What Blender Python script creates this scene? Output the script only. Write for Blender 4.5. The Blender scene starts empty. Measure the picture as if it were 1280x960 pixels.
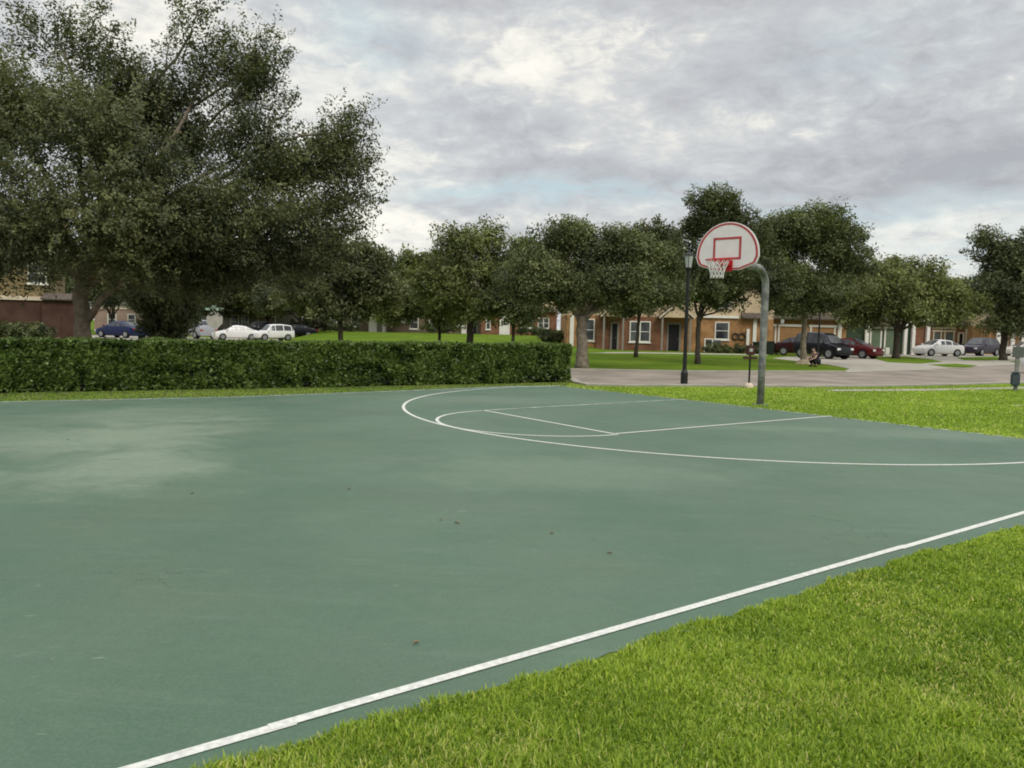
import bpy, bmesh, math, random
import numpy as np
from mathutils import Vector, Matrix
R = math.radians
sc = bpy.context.scene
COL = sc.collection

# ------------------------------------------------------------------ camera
FPX, PITCH, ROLL, EYE = 974.87, 0.07106, 0.02268, 1.592
Fv = Vector((0, math.cos(PITCH), -math.sin(PITCH)))
R0 = Vector((1, 0, 0)); U0 = R0.cross(Fv)
Rv = math.cos(ROLL) * R0 + math.sin(ROLL) * U0
Uv = -math.sin(ROLL) * R0 + math.cos(ROLL) * U0
cd = bpy.data.cameras.new('camera'); cam = bpy.data.objects.new('camera', cd); COL.objects.link(cam)
cd.sensor_width = 36; cd.lens = FPX / 1280 * 36; cd.clip_end = 3000; cd.clip_start = 0.05
M = Matrix((Rv, Uv, -Fv)).transposed().to_4x4(); M.translation = Vector((0, 0, EYE))
cam.matrix_world = M
sc.camera = cam
sc.view_settings.view_transform = 'Standard'
try: sc.view_settings.look = 'None'
except Exception: pass
sc.view_settings.gamma = 1; sc.view_settings.exposure = 0.0
sc.cycles.pixel_filter_type = 'BLACKMAN_HARRIS'; sc.cycles.filter_width = 1.9
sc.cycles.max_bounces = 6; sc.cycles.diffuse_bounces = 3; sc.cycles.transmission_bounces = 4
sc.cycles.transparent_max_bounces = 6; sc.cycles.glossy_bounces = 2

# the survey of the place: a sight line through a picture point, and where it meets the land
def ray(px, py): return Fv + Rv * ((px - 640) / FPX) - Uv * ((py - 480) / FPX)
def at(px, py, D):
    d = ray(px, py); t = D / d.y
    return Vector((d.x * t, D, EYE + d.z * t))
def gnd(px, py, z=0.0):
    d = ray(px, py); t = (z - EYE) / d.z
    return Vector((d.x * t, d.y * t, z))

# ------------------------------------------------------------------ world
SUN_EL, SUN_AZ = 44, 150          # azimuth from +Y towards +X (degrees): behind the viewer's right shoulder, through thin cloud
w = bpy.data.worlds.new('World'); sc.world = w; w.use_nodes = True
nt = w.node_tree; nt.nodes.clear()
class G:
    """tiny node-graph writer"""
    def __init__(s, nt): s.nt = nt
    def n(s, t, **k):
        x = s.nt.nodes.new(t)
        for a, b in k.items(): setattr(x, a, b)
        return x
    def l(s, a, b): s.nt.links.new(a, b)
    def put(s, sock, v):
        if isinstance(v, bpy.types.NodeSocket): s.l(v, sock)
        else: sock.default_value = v
    def m(s, op, a, b=0.0, c=None, clamp=False):
        x = s.n('ShaderNodeMath', operation=op, use_clamp=clamp)
        s.put(x.inputs[0], a); s.put(x.inputs[1], b)
        if c is not None: s.put(x.inputs[2], c)
        return x.outputs[0]
    def mix(s, f, a, b, t='MIX'):
        x = s.n('ShaderNodeMix', data_type='RGBA', blend_type=t)
        s.put(x.inputs[0], f); s.put(x.inputs[6], a); s.put(x.inputs[7], b)
        return x.outputs[2]
    def noise(s, vec, scale, detail=4, rough=.5, dist=0.0):
        x = s.n('ShaderNodeTexNoise'); s.put(x.inputs['Vector'], vec)
        x.inputs['Scale'].default_value = scale; x.inputs['Detail'].default_value = detail
        x.inputs['Roughness'].default_value = rough; x.inputs['Distortion'].default_value = dist
        return x.outputs['Fac']
    def step(s, v, a, b, lo=0., hi=1.):
        x = s.n('ShaderNodeMapRange', interpolation_type='SMOOTHSTEP')
        s.put(x.inputs[0], v); x.inputs[1].default_value = a; x.inputs[2].default_value = b
        x.inputs[3].default_value = lo; x.inputs[4].default_value = hi
        return x.outputs[0]
    def comb(s, x, y, z=0.0):
        c = s.n('ShaderNodeCombineXYZ'); s.put(c.inputs[0], x); s.put(c.inputs[1], y); s.put(c.inputs[2], z)
        return c.outputs[0]
def c4(r, g, b): return (r, g, b, 1)
g = G(nt)
sky = g.n('ShaderNodeTexSky', sky_type='NISHITA'); sky.sun_disc = False
sky.sun_elevation = R(SUN_EL); sky.sun_rotation = R(SUN_AZ)
tc = g.n('ShaderNodeTexCoord'); sp = g.n('ShaderNodeSeparateXYZ'); g.l(tc.outputs['Generated'], sp.inputs[0])
dx, dy, dz = sp.outputs
zz = g.m('ADD', g.m('MAXIMUM', dz, 0.0), 0.16)
pv = g.comb(g.m('DIVIDE', dx, zz), g.m('DIVIDE', dy, zz), 0.0)
az = g.m('ARCTAN2', dx, dy); el = g.m('ARCSINE', dz)
wob = g.n('ShaderNodeTexNoise'); g.l(pv, wob.inputs['Vector']); wob.inputs['Scale'].default_value = 1.1
wob.inputs['Detail'].default_value = 3
wsep = g.n('ShaderNodeSeparateColor'); g.l(wob.outputs['Color'], wsep.inputs[0])
azw = g.m('ADD', az, g.m('MULTIPLY', g.m('SUBTRACT', wsep.outputs[0], .5), .42))
elw = g.m('ADD', el, g.m('MULTIPLY', g.m('SUBTRACT', wsep.outputs[1], .5), .22))
def blob(px, py, rx, ry, k=1.0):
    """a soft patch of cloud in a given compass bearing and height"""
    d = ray(px, py).normalized(); a0 = math.atan2(d.x, d.y); e0 = math.asin(d.z)
    a = g.m('DIVIDE', g.m('SUBTRACT', azw, a0), rx / FPX); e = g.m('DIVIDE', g.m('SUBTRACT', elw, e0), ry / FPX)
    r2 = g.m('ADD', g.m('MULTIPLY', a, a), g.m('MULTIPLY', e, e))
    return g.m('MULTIPLY', g.m('EXPONENT', g.m('MULTIPLY', r2, -1.0)), k)
def total(bs):
    t = bs[0]
    for b in bs[1:]: t = g.m('ADD', t, b)
    return t
n1 = g.noise(pv, 1.5, 9, .6, .35)       # cloud sheets
n2 = g.noise(pv, 4.6, 10, .68, .5)       # broken edges
n3 = g.noise(g.comb(g.m('MULTIPLY', az, 1.0), g.m('MULTIPLY', el, 2.2)), 14, 9, .68, .4)
base = g.m('ADD', g.m('MULTIPLY', n1, .42), g.m('ADD', g.m('MULTIPLY', n2, .34), g.m('MULTIPLY', n3, .24)))
bright = total([blob(650, 75, 150, 55, .15), blob(720, 140, 200, 40, .08), blob(500, 285, 170, 50, .18), blob(400, 170, 100, 110, .14),
                blob(860, 160, 120, 25, .08), blob(200, 20, 120, 60, .12), blob(940, 40, 160, 30, .04), blob(1080, 300, 260, 32, .15), blob(560, 215, 120, 20, .08)])
dark = total([blob(480, 100, 75, 24, .15), blob(650, 168, 120, 22, .13), blob(1040, 205, 300, 42, .15), blob(600, 262, 95, 22, .13),
              blob(880, 90, 200, 40, .07), blob(1200, 120, 140, 40, .09), blob(600, 10, 260, 22, .09), blob(1150, 20, 200, 30, .05)])
n4 = g.noise(g.comb(g.m('MULTIPLY', az, 1.0), g.m('MULTIPLY', el, 1.9)), 26, 6, .62, .6)
fleck = g.m('MULTIPLY', g.m('SUBTRACT', n4, .5), g.step(n1, .35, .62, .10, .42))
v = g.m('ADD', g.m('SUBTRACT', g.m('ADD', base, bright), dark), fleck)
v = g.m('MULTIPLY_ADD', g.m('SUBTRACT', v, .5), 1.22, .525)
cr = g.n('ShaderNodeValToRGB'); g.l(v, cr.inputs[0]); e = cr.color_ramp.elements
e[0].position = .30; e[0].color = c4(.42, .43, .455)
e[1].position = .80; e[1].color = c4(.98, .95, .86)
for p, c in ((.42, (.505, .512, .53)), (.51, (.565, .575, .59)), (.60, (.655, .665, .66)), (.68, (.82, .805, .75))):
    k = e.new(p); k.color = c4(*c)
blue = g.m('ADD', total([blob(610, 222, 150, 26, .9), blob(740, 250, 90, 22, .8), blob(1120, 262, 170, 34, .75), blob(430, 60, 80, 60, .7), blob(1080, 60, 120, 50, .35), blob(820, 215, 80, 10, .3)]),
           g.m('MULTIPLY', g.step(g.noise(pv, .9, 5, .55), .55, .7), .35))
bm_ = g.m('MULTIPLY', g.m('MULTIPLY', blue, g.step(n2, .32, .55), clamp=True), .9, clamp=True)
clouds = g.mix(bm_, cr.outputs[0], c4(.50, .63, .68))
# real overcast: the cloud deck is brighter overhead
zen = g.step(dz, .42, .95, 1.08, 3.0)
vm = g.n('ShaderNodeVectorMath', operation='SCALE'); g.l(clouds, vm.inputs[0]); g.l(g.m('MULTIPLY', zen, 10.0), vm.inputs['Scale'])
fin = g.mix(.94, sky.outputs[0], vm.outputs[0])
bg = g.n('ShaderNodeBackground'); g.l(fin, bg.inputs[0]); bg.inputs[1].default_value = .1
ow = g.n('ShaderNodeOutputWorld'); g.l(bg.outputs[0], ow.inputs[0])

sd = bpy.data.lights.new('sun', 'SUN'); sd.energy = 1.5; sd.angle = R(22); sd.color = (1, .95, .86)
so = bpy.data.objects.new('sun', sd); COL.objects.link(so)
sdir = Vector((math.sin(R(SUN_AZ)) * math.cos(R(SUN_EL)), math.cos(R(SUN_AZ)) * math.cos(R(SUN_EL)), math.sin(R(SUN_EL))))
so.rotation_euler = sdir.to_track_quat('Z', 'Y').to_euler()

# ------------------------------------------------------------------ helpers
def tag(o, label=None, cat=None, group=None, kind=None):
    if label: o['label'] = label
    if cat: o['category'] = cat
    if group: o['group'] = group
    if kind: o['kind'] = kind
    return o
def thing(name, label, cat, loc, rz=0.0, group=None):
    o = bpy.data.objects.new(name, None); COL.objects.link(o); o.empty_display_size = .3
    o.location = loc; o.rotation_euler = (0, 0, rz)
    return tag(o, label, cat, group)
def copy_tree(o, parent=None):
    c = o.copy(); COL.objects.link(c); c.parent = parent
    for ch in o.children: copy_tree(ch, c)
    return c
class MB:
    def __init__(s): s.v = []; s.f = []; s.smooth = False
    def add(s, vs, fs):
        b = len(s.v); s.v += [tuple(x) for x in vs]; s.f += [tuple(b + i for i in f) for f in fs]; return s
    def box(s, x0, x1, y0, y1, z0, z1):
        return s.add([(x0,y0,z0),(x1,y0,z0),(x1,y1,z0),(x0,y1,z0),(x0,y0,z1),(x1,y0,z1),(x1,y1,z1),(x0,y1,z1)],
                     [(0,3,2,1),(4,5,6,7),(0,1,5,4),(1,2,6,5),(2,3,7,6),(3,0,4,7)])
    def tube(s, pts, rad, n=8, cap=True):
        pts = [Vector(p) for p in pts]
        if not hasattr(rad, '__len__'): rad = [rad] * len(pts)
        b = len(s.v); prev = None
        for i, p in enumerate(pts):
            t = (pts[min(i+1, len(pts)-1)] - pts[max(i-1, 0)])
            t = t.normalized() if t.length > 1e-9 else Vector((0,0,1))
            if prev is None:
                a = t.cross(Vector((0,0,1)));
                if a.length < .05: a = Vector((1,0,0))
                a.normalize()
            else: a = (prev - t * prev.dot(t)).normalized()
            prev = a; c = t.cross(a)
            for k in range(n):
                th = 2*math.pi*k/n
                s.v.append(tuple(p + (a*math.cos(th) + c*math.sin(th)) * rad[i]))
        for i in range(len(pts)-1):
            for k in range(n):
                k2 = (k+1) % n
                s.f.append((b+i*n+k, b+i*n+k2, b+(i+1)*n+k2, b+(i+1)*n+k))
        if cap:
            s.f.append(tuple(b+k for k in reversed(range(n)))); s.f.append(tuple(b+(len(pts)-1)*n+k for k in range(n)))
        return s
    def ring(s, c, rad, tr, axis='z', n=24, m=6):
        """torus"""
        b = len(s.v)
        for i in range(n):
            a = 2*math.pi*i/n
            for j in range(m):
                q = 2*math.pi*j/m; rr = rad + tr*math.cos(q); h = tr*math.sin(q)
                if axis == 'z': s.v.append((c[0]+rr*math.cos(a), c[1]+rr*math.sin(a), c[2]+h))
                else: s.v.append((c[0]+rr*math.cos(a), c[1]+h, c[2]+rr*math.sin(a)))
        for i in range(n):
            for j in range(m):
                i2, j2 = (i+1) % n, (j+1) % m
                s.f.append((b+i*m+j, b+i2*m+j, b+i2*m+j2, b+i*m+j2))
        return s
    def prism(s, poly, y0, y1):
        """polygon in xz, extruded along y"""
        n = len(poly)
        return s.add([(x, y0, z) for x, z in poly] + [(x, y1, z) for x, z in poly],
                     [tuple(range(n)), tuple(reversed(range(n, 2*n)))] + [(i, i+n, (i+1) % n+n, (i+1) % n) for i in range(n)])
    def build(s, name, mat, parent=None, smooth=False, bevel=0):
        me = bpy.data.meshes.new(name); me.from_pydata(s.v, [], s.f)
        bm = bmesh.new(); bm.from_mesh(me); bmesh.ops.recalc_face_normals(bm, faces=bm.faces)
        if bevel: bmesh.ops.bevel(bm, geom=list(bm.edges), offset=bevel, segments=2, affect='EDGES', clamp_overlap=True)
        bm.to_mesh(me); bm.free()
        if smooth: me.polygons.foreach_set('use_smooth', [True]*len(me.polygons))
        me.materials.append(mat)
        o = bpy.data.objects.new(name, me); COL.objects.link(o); o.parent = parent
        return o
def sheet(name, pts, z, mat, kind='structure'):
    me = bpy.data.meshes.new(name)
    bm = bmesh.new(); vs = [bm.verts.new((p[0], p[1], z)) for p in pts]; f = bm.faces.new(vs)
    bmesh.ops.recalc_face_normals(bm, faces=[f])
    if f.normal.z < 0: f.normal_flip()
    bmesh.ops.triangulate(bm, faces=bm.faces)
    bm.to_mesh(me); bm.free(); me.materials.append(mat)
    o = bpy.data.objects.new(name, me); COL.objects.link(o); o['kind'] = kind
    return o
def np_mesh(name, V, F, mat, parent=None, tint=None, smooth=False):
    """V (n,3), F (m,k) all faces with k corners"""
    me = bpy.data.meshes.new(name); m, k = F.shape
    me.vertices.add(len(V)); me.vertices.foreach_set('co', V.astype(np.float32).ravel())
    me.loops.add(m*k); me.loops.foreach_set('vertex_index', F.astype(np.int32).ravel())
    me.polygons.add(m); me.polygons.foreach_set('loop_start', (np.arange(m)*k).astype(np.int32))
    me.update(calc_edges=True)
    if tint is not None:
        at_ = me.attributes.new('tint', 'FLOAT', 'FACE'); at_.data.foreach_set('value', tint.astype(np.float32))
    if smooth: me.polygons.foreach_set('use_smooth', [True]*m)
    me.materials.append(mat)
    o = bpy.data.objects.new(name, me); COL.objects.link(o); o.parent = parent
    return o

# ------------------------------------------------------------------ materials
def mat(name, col, rough=.8, var=.12, scale=6, metal=0, spec=.3, bump=0, bscale=40, coat=0, col2=None):
    m = bpy.data.materials.new(name); m.use_nodes = True; g = G(m.node_tree)
    b = m.node_tree.nodes['Principled BSDF']
    b.inputs['Roughness'].default_value = rough; b.inputs['Metallic'].default_value = metal
    b.inputs['Specular IOR Level'].default_value = spec; b.inputs['Coat Weight'].default_value = coat
    t = g.n('ShaderNodeTexCoord').outputs['Object']
    nz = g.step(g.noise(t, scale, 5, .6), .3, .7)
    a = c4(*[x*(1-var) for x in col]); c = c4(*[min(1, x*(1+var)) for x in (col2 or col)])
    g.l(g.mix(nz, a, c), b.inputs['Base Color'])
    if bump:
        bp = g.n('ShaderNodeBump'); bp.inputs['Strength'].default_value = bump; bp.inputs['Distance'].default_value = .02
        g.l(g.noise(t, bscale, 4, .6), bp.inputs['Height']); g.l(bp.outputs[0], b.inputs['Normal'])
    return m
def leaf_mat(name, ca, cb, cc=None, transl=.25, rough=.55):
    m = bpy.data.materials.new(name); m.use_nodes = True; g = G(m.node_tree)
    b = m.node_tree.nodes['Principled BSDF']; out = m.node_tree.nodes['Material Output']
    at_ = g.n('ShaderNodeAttribute', attribute_name='tint').outputs['Fac']
    cr = g.n('ShaderNodeValToRGB'); g.l(at_, cr.inputs[0])
    cr.color_ramp.elements[0].color = c4(*ca); cr.color_ramp.elements[1].color = c4(*cb)
    cr.color_ramp.elements[1].position = .85
    if cc: k = cr.color_ramp.elements.new(1.0); k.color = c4(*cc)
    g.l(cr.outputs[0], b.inputs['Base Color']); b.inputs['Roughness'].default_value = rough
    b.inputs['Specular IOR Level'].default_value = .3
    tr = g.n('ShaderNodeBsdfTranslucent')
    g.l(g.mix(1.0, cr.outputs[0], c4(1.0, 1.15, .55), 'MULTIPLY'), tr.inputs[0])
    mx = g.n('ShaderNodeMixShader'); mx.inputs[0].default_value = transl
    g.l(b.outputs[0], mx.inputs[1]); g.l(tr.outputs[0], mx.inputs[2]); g.l(mx.outputs[0], out.inputs['Surface'])
    return m
def bark_mat(name, col):
    m = mat(name, col, .9, .35, 5, bump=.9, bscale=14)
    return m
def glass_mat(name, col=(.015, .02, .028)):
    m = mat(name, col, .10, .5, .6, spec=.6, col2=(.07, .075, .075)); return m  # paler blotches in the base colour imitate uneven reflections

def court_mat():
    m = bpy.data.materials.new('court_paint'); m.use_nodes = True; g = G(m.node_tree); b = m.node_tree.nodes['Principled BSDF']
    t = g.n('ShaderNodeTexCoord').outputs['Object']; s = g.n('ShaderNodeSeparateXYZ'); g.l(t, s.inputs[0])
    big = g.step(g.noise(t, .32, 5, .55, .4), .32, .70)
    c = g.mix(big, c4(.060, .117, .072), c4(.087, .149, .092))
    hue = g.step(g.noise(t, .55, 3, .5, .2), .42, .68)
    c = g.mix(g.m('MULTIPLY', hue, .5), c, c4(.092, .132, .084))
    fade = g.step(g.noise(t, 1.5, 6, .65, .8), .5, .8)
    c = g.mix(g.m('MULTIPLY', fade, .30), c, c4(.115, .165, .115))
    # worn pale area, swept by foot traffic
    def worn(px, py, rx, ry, k):
        P = gnd(px, py); 
        a = g.m('DIVIDE', g.m('SUBTRACT', s.outputs[0], P.x), rx); e2 = g.m('DIVIDE', g.m('SUBTRACT', s.outputs[1], P.y), ry)
        nn = g.m('MULTIPLY', g.m('SUBTRACT', g.noise(t, 1.1, 6, .6, 1.0), .5), 1.7)
        r2 = g.m('ADD', g.m('SQRT', g.m('ADD', g.m('MULTIPLY', a, a), g.m('MULTIPLY', e2, e2))), nn)
        return g.m('MULTIPLY', g.step(r2, 1.25, .25), k)
    for px, py, rx, ry, k in ((150, 585, 1.0, 1.5, .8), (165, 545, 1.4, 2.2, .75), (190, 520, 1.9, 1.8, .45), (20, 548, 1.7, 1.3, .45), (700, 590, 2.5, 1.2, .28), (1180, 545, 2.2, .9, .35), (620, 500, 3, 1.2, .25), (960, 535, 1.6, .5, .3)):
        c = g.mix(worn(px, py, rx, ry, k), c, c4(.205, .258, .180))
    # dark scuffs and fine hairline cracks
    sc_ = g.noise(g.comb(g.m('MULTIPLY', s.outputs[0], .8), g.m('MULTIPLY', s.outputs[1], 2.4)), 1.7, 7, .7, 1.5)
    c = g.mix(g.step(sc_, .66, .73, 0, .30), c, c4(.045, .075, .052))
    st = g.noise(g.comb(g.m('MULTIPLY', s.outputs[0], .35), g.m('MULTIPLY', s.outputs[1], 1.9)), 2.2, 9, .72, .8)
    c = g.mix(g.step(st, .52, .74, 0, .34), c, c4(.15, .20, .145))
    c = g.mix(g.step(st, .48, .28, 0, .30), c, c4(.050, .092, .066))
    sk = g.noise(g.comb(g.m('MULTIPLY', s.outputs[0], 1.5), g.m('MULTIPLY', s.outputs[1], 4.5)), 2.6, 2, .5, 2.5)
    c = g.mix(g.step(sk, .745, .775, 0, .55), c, c4(.30, .34, .28))
    mot = g.noise(t, 9, 6, .75)
    c = g.mix(g.step(mot, .35, .75, 0, .28), c, c4(.055, .085, .060))
    sp_ = g.noise(t, 5.5, 3, .5, 0)
    c = g.mix(g.step(sp_, .70, .76, 0, .35), c, c4(.15, .17, .125))
    ck = g.m('ABSOLUTE', g.m('SUBTRACT', g.noise(g.comb(s.outputs[0], g.m('MULTIPLY', s.outputs[1], 1.6)), .75, 6, .55, .6), .5))
    ckm = g.step(g.noise(t, .5, 2, .5), .56, .64)
    c = g.mix(g.m('MULTIPLY', g.step(ck, .0035, .0008), g.m('MULTIPLY', ckm, .75)), c, c4(.03, .05, .035))
    fine = g.noise(t, 60, 3, .7)
    c = g.mix(g.m('MULTIPLY', g.step(fine, .4, .66), .26), c, c4(.14, .19, .145))
    c = g.mix(g.step(g.noise(t, 38, 5, .8), .60, .70, 0, .35), c, c4(.035, .06, .042))
    g.l(c, b.inputs['Base Color']); b.inputs['Roughness'].default_value = .62; b.inputs['Specular IOR Level'].default_value = .42
    g.l(g.step(g.noise(t, .8, 4, .6), .3, .7, .52, .75), b.inputs['Roughness'])
    bp = g.n('ShaderNodeBump'); bp.inputs['Strength'].default_value = .35; bp.inputs['Distance'].default_value = .004
    g.l(g.noise(t, 130, 3, .7), bp.inputs['Height']); g.l(bp.outputs[0], b.inputs['Normal'])
    return m
def lawn_mat():
    m = bpy.data.materials.new('lawn'); m.use_nodes = True; g = G(m.node_tree); b = m.node_tree.nodes['Principled BSDF']
    t = g.n('ShaderNodeTexCoord').outputs['Object']
    a = g.step(g.noise(t, .35, 6, .65, .5), .35, .68)
    c = g.mix(a, c4(.115, .195, .022), c4(.20, .27, .04))
    c = g.mix(g.step(g.noise(t, 2.6, 5, .7), .35, .75, 0, .5), c, c4(.095, .135, .022))
    c = g.mix(g.step(g.noise(t, .9, 6, .7, 1), .60, .76, 0, .45), c, c4(.28, .25, .085))
    c = g.mix(g.step(g.noise(t, 30, 4, .7), .35, .7, 0, .4), c, c4(.075, .11, .018))
    s = g.n('ShaderNodeSeparateXYZ'); g.l(t, s.inputs[0])
    # lawn colour is mixed darker across the road
    c = g.mix(g.step(s.outputs[1], 29.5, 30.5, 0, .75), c, g.mix(a, c4(.068, .125, .010), c4(.120, .172, .016)))
    g.l(c, b.inputs['Base Color']); b.inputs['Roughness'].default_value = .95; b.inputs['Specular IOR Level'].default_value = .03
    bp = g.n('ShaderNodeBump'); bp.inputs['Strength'].default_value = .8; bp.inputs['Distance'].default_value = .03
    g.l(g.noise(t, 25, 5, .7), bp.inputs['Height']); g.l(bp.outputs[0], b.inputs['Normal'])
    return m
MT = dict(
    court=court_mat(), lawn=lawn_mat(),
    line=mat('line_paint', (.60, .60, .55), .65, .16, 34),
    line_worn=mat('worn_line_paint', (.40, .44, .37), .6, .3, 5, col2=(.55, .58, .50)),
    road=mat('road', (.235, .200, .162), .9, .24, .5, bump=.2, bscale=60),
    concrete=mat('concrete', (.33, .305, .25), .9, .12, 1.2, bump=.15),
    soil=mat('soil', (.30, .25, .17), .95, .3, 8, bump=.5),
    oak_a=leaf_mat('oak_leaves', (.046, .056, .026), (.185, .200, .084), (.20, .13, .06), transl=.25),
    oak_b=leaf_mat('oak_leaves_bluegreen', (.052, .068, .028), (.215, .245, .098), (.14, .15, .06), transl=.2),
    oak_c=leaf_mat('oak_leaves_olive', (.072, .088, .030), (.280, .305, .110), (.19, .18, .07), transl=.25),
    oak_d=leaf_mat('dark_leaves', (.038, .050, .024), (.165, .192, .078), transl=.15),
    hedge=leaf_mat('hedge_leaves', (.034, .062, .012), (.165, .235, .052), (.30, .36, .16), transl=.2, rough=.4),
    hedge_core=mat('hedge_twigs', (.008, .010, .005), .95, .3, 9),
    grass=leaf_mat('grass_blades', (.115, .205, .018), (.545, .65, .092), (.68, .60, .26), transl=.45, rough=.45),
    grass_strip=leaf_mat('bright_strip_grass', (.17, .265, .03), (.52, .64, .10), (.70, .64, .28), transl=.45, rough=.5),  # brighter blade colours for the strip beyond the baseline
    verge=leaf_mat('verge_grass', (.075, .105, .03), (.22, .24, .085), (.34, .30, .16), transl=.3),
    bark=bark_mat('oak_bark', (.20, .165, .125)), bark_d=bark_mat('dark_bark', (.060, .048, .036)), bark_l=bark_mat('pale_bark', (.21, .175, .125)),
    pole=mat('pole_paint', (.180, .187, .180), .5, .3, 5, col2=(.235, .24, .215), metal=.2),
    board=mat('backboard_white', (.74, .70, .68), .45, .04, 6),
    red=mat('backboard_red', (.42, .055, .055), .5, .15, 6), rim=mat('rim_red', (.50, .015, .022), .45, .1, 8),
    net=mat('net_cord', (.62, .60, .56), .9, .05, 20),
    black=mat('black_metal', (.014, .015, .014), .5, .2, 6), lantern=mat('lantern_glass', (.40, .42, .40), .25, .08, 6),
    orange=mat('orange_brick', (.32, .165, .065), .9, .25, 1.2, bump=.2, col2=(.35, .195, .085)), orange_door=mat('orange_panel', (.33, .185, .080), .7, .08, 1.5),
    brick=mat('brown_brick', (.19, .085, .050), .9, .22, 1.4, col2=(.21, .105, .06)),
    tan=mat('tan_siding', (.56, .44, .29), .85, .12, 1.5), maroon=mat('maroon_stucco', (.066, .030, .023), .9, .12, 1, col2=(.08, .044, .03)),
    shake=mat('tan_shingle_siding', (.22, .165, .085), .9, .45, 7, bump=.6),
    green_wall=mat('dark_green_stucco', (.042, .068, .040), .9, .15, 1.5), green_door=mat('green_panel', (.13, .175, .11), .7, .07, 1),
    olive=mat('olive_brown_stucco', (.17, .13, .085), .9, .15, 1.2), greyb=mat('grey_beige_stucco', (.20, .185, .15), .9, .12, 1.2),
    pinkb=mat('pinkish_stucco', (.30, .21, .17), .9, .12, 1.2),
    roof=mat('roof_shingle', (.105, .085, .068), .95, .22, 4, bump=.5), roof_g=mat('grey_roof_shingle', (.17, .16, .14), .95, .2, 4, bump=.5),
    white=mat('white_trim', (.76, .73, .66), .6, .06, 3), cream=mat('cream_trim', (.60, .50, .38), .7, .08, 3),
    grey=mat('grey_trim', (.25, .23, .20), .7, .1, 3), glass=glass_mat('window_glass'), ddoor=mat('dark_door', (.012, .010, .012), .5, .2, 3),
    steel=mat('galvanised', (.52, .48, .45), .5, .1, 5, metal=.3), sgreen=mat('street_blade', (.42, .55, .48), .5, .05, 4),
    tyre=mat('tyre', (.012, .012, .012), .85, .1, 9), rimm=mat('wheel_rim', (.35, .35, .36), .35, .1, 9, metal=.7),
    lampw=mat('headlight', (.75, .75, .72), .15, .03, 4), lampr=mat('taillight', (.32, .02, .02), .2, .05, 4),
    maroon_box=mat('maroon_metal', (.065, .022, .020), .5, .15, 9), bluegrey=mat('blue_grey_plastic', (.055, .075, .085), .5, .1, 9),
    skin=mat('skin', (.42, .27, .20), .6, .05, 9), cloth=mat('black_cloth', (.014, .014, .018), .9, .2, 9), hair=mat('dark_hair', (.02, .013, .01), .8, .2, 30),
    deadleaf=mat('dry_leaf', (.20, .15, .09), .8, .2, 60), bin=mat('dark_green_bin', (.014, .024, .018), .5, .1, 5),
    ac=mat('grey_metal_cabinet', (.11, .12, .11), .6, .1, 8),
)
def paint(name, col, rough=.28): return mat(name, col, rough, .03, 2, spec=.25, coat=.12)

# ------------------------------------------------------------------ terrain
def sm(t): t = np.clip(t, 0, 1); return t*t*(3-2*t)
def height(x, y):
    x = np.asarray(x, float); y = np.asarray(y, float); q = x/np.maximum(y, 1)
    return .8*sm((y-50)/45)*sm((q+.29)/.04)*(1-sm((q-.08)/.05))
def gz(x, y): return float(height(x, y))
xs = np.unique(np.concatenate([np.linspace(-600, -90, 18), np.linspace(-90, 90, 121), np.linspace(90, 600, 18)]))
ys = np.unique(np.concatenate([np.linspace(-60, 30, 8), np.linspace(30, 140, 75), np.linspace(140, 1200, 20)]))
X, Y = np.meshgrid(xs, ys); Z = height(X, Y)
V = np.stack([X.ravel(), Y.ravel(), Z.ravel()], 1); nx = len(xs)
I = (np.arange(len(ys)-1)[:, None]*nx + np.arange(nx-1)[None]).ravel()
ground = np_mesh('ground', V, np.stack([I, I+1, I+nx+1, I+nx], 1), MT['lawn'], smooth=True); ground['kind'] = 'structure'

# ------------------------------------------------------------------ court
OC = Vector((5.1806, 16.768, 0)); UA = Vector((-.8064, -.5914, 0)); VA = Vector((.5914, -.8064, 0))
def ct(u, v): return OC + UA*u + VA*v
rnd = random.Random(5)
edge = []
u = 24.0
while u > -4.5:
    edge.append(ct(u, 7.74 + rnd.uniform(-.035, .035) + .03*math.sin(u*1.3))); u -= .22

farL = [gnd(x, y) for x, y in ((1500, 573), (1280, 548), (1100, 527.5), (951, 510.2), (850, 498.5), (760, 488.6), (708, 482.8), (640, 482.2), (500, 488), (300, 495.5), (0, 502), (-400, 508))]
court = sheet('basketball_court', edge + farL, .004, MT['court'])
def strip(name, P, w, mat_, z=.008):
    """a painted line: flat ribbon of width w along the points"""
    P = [Vector((p[0], p[1], 0)) for p in P]; Ls, Rs = [], []
    for i, p in enumerate(P):
        t = (P[min(i+1, len(P)-1)] - P[max(i-1, 0)]).normalized(); n = Vector((-t.y, t.x, 0))
        Ls.append(p + n*w/2); Rs.append(p - n*w/2)
    mb = MB(); n = len(P)
    mb.add([(a.x, a.y, z) for a in Ls] + [(a.x, a.y, z) for a in Rs], [(i, i+n, i+1+n, i+1) for i in range(n-1)])
    o = mb.build(name, mat_); o['kind'] = 'structure'
    return o
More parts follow.
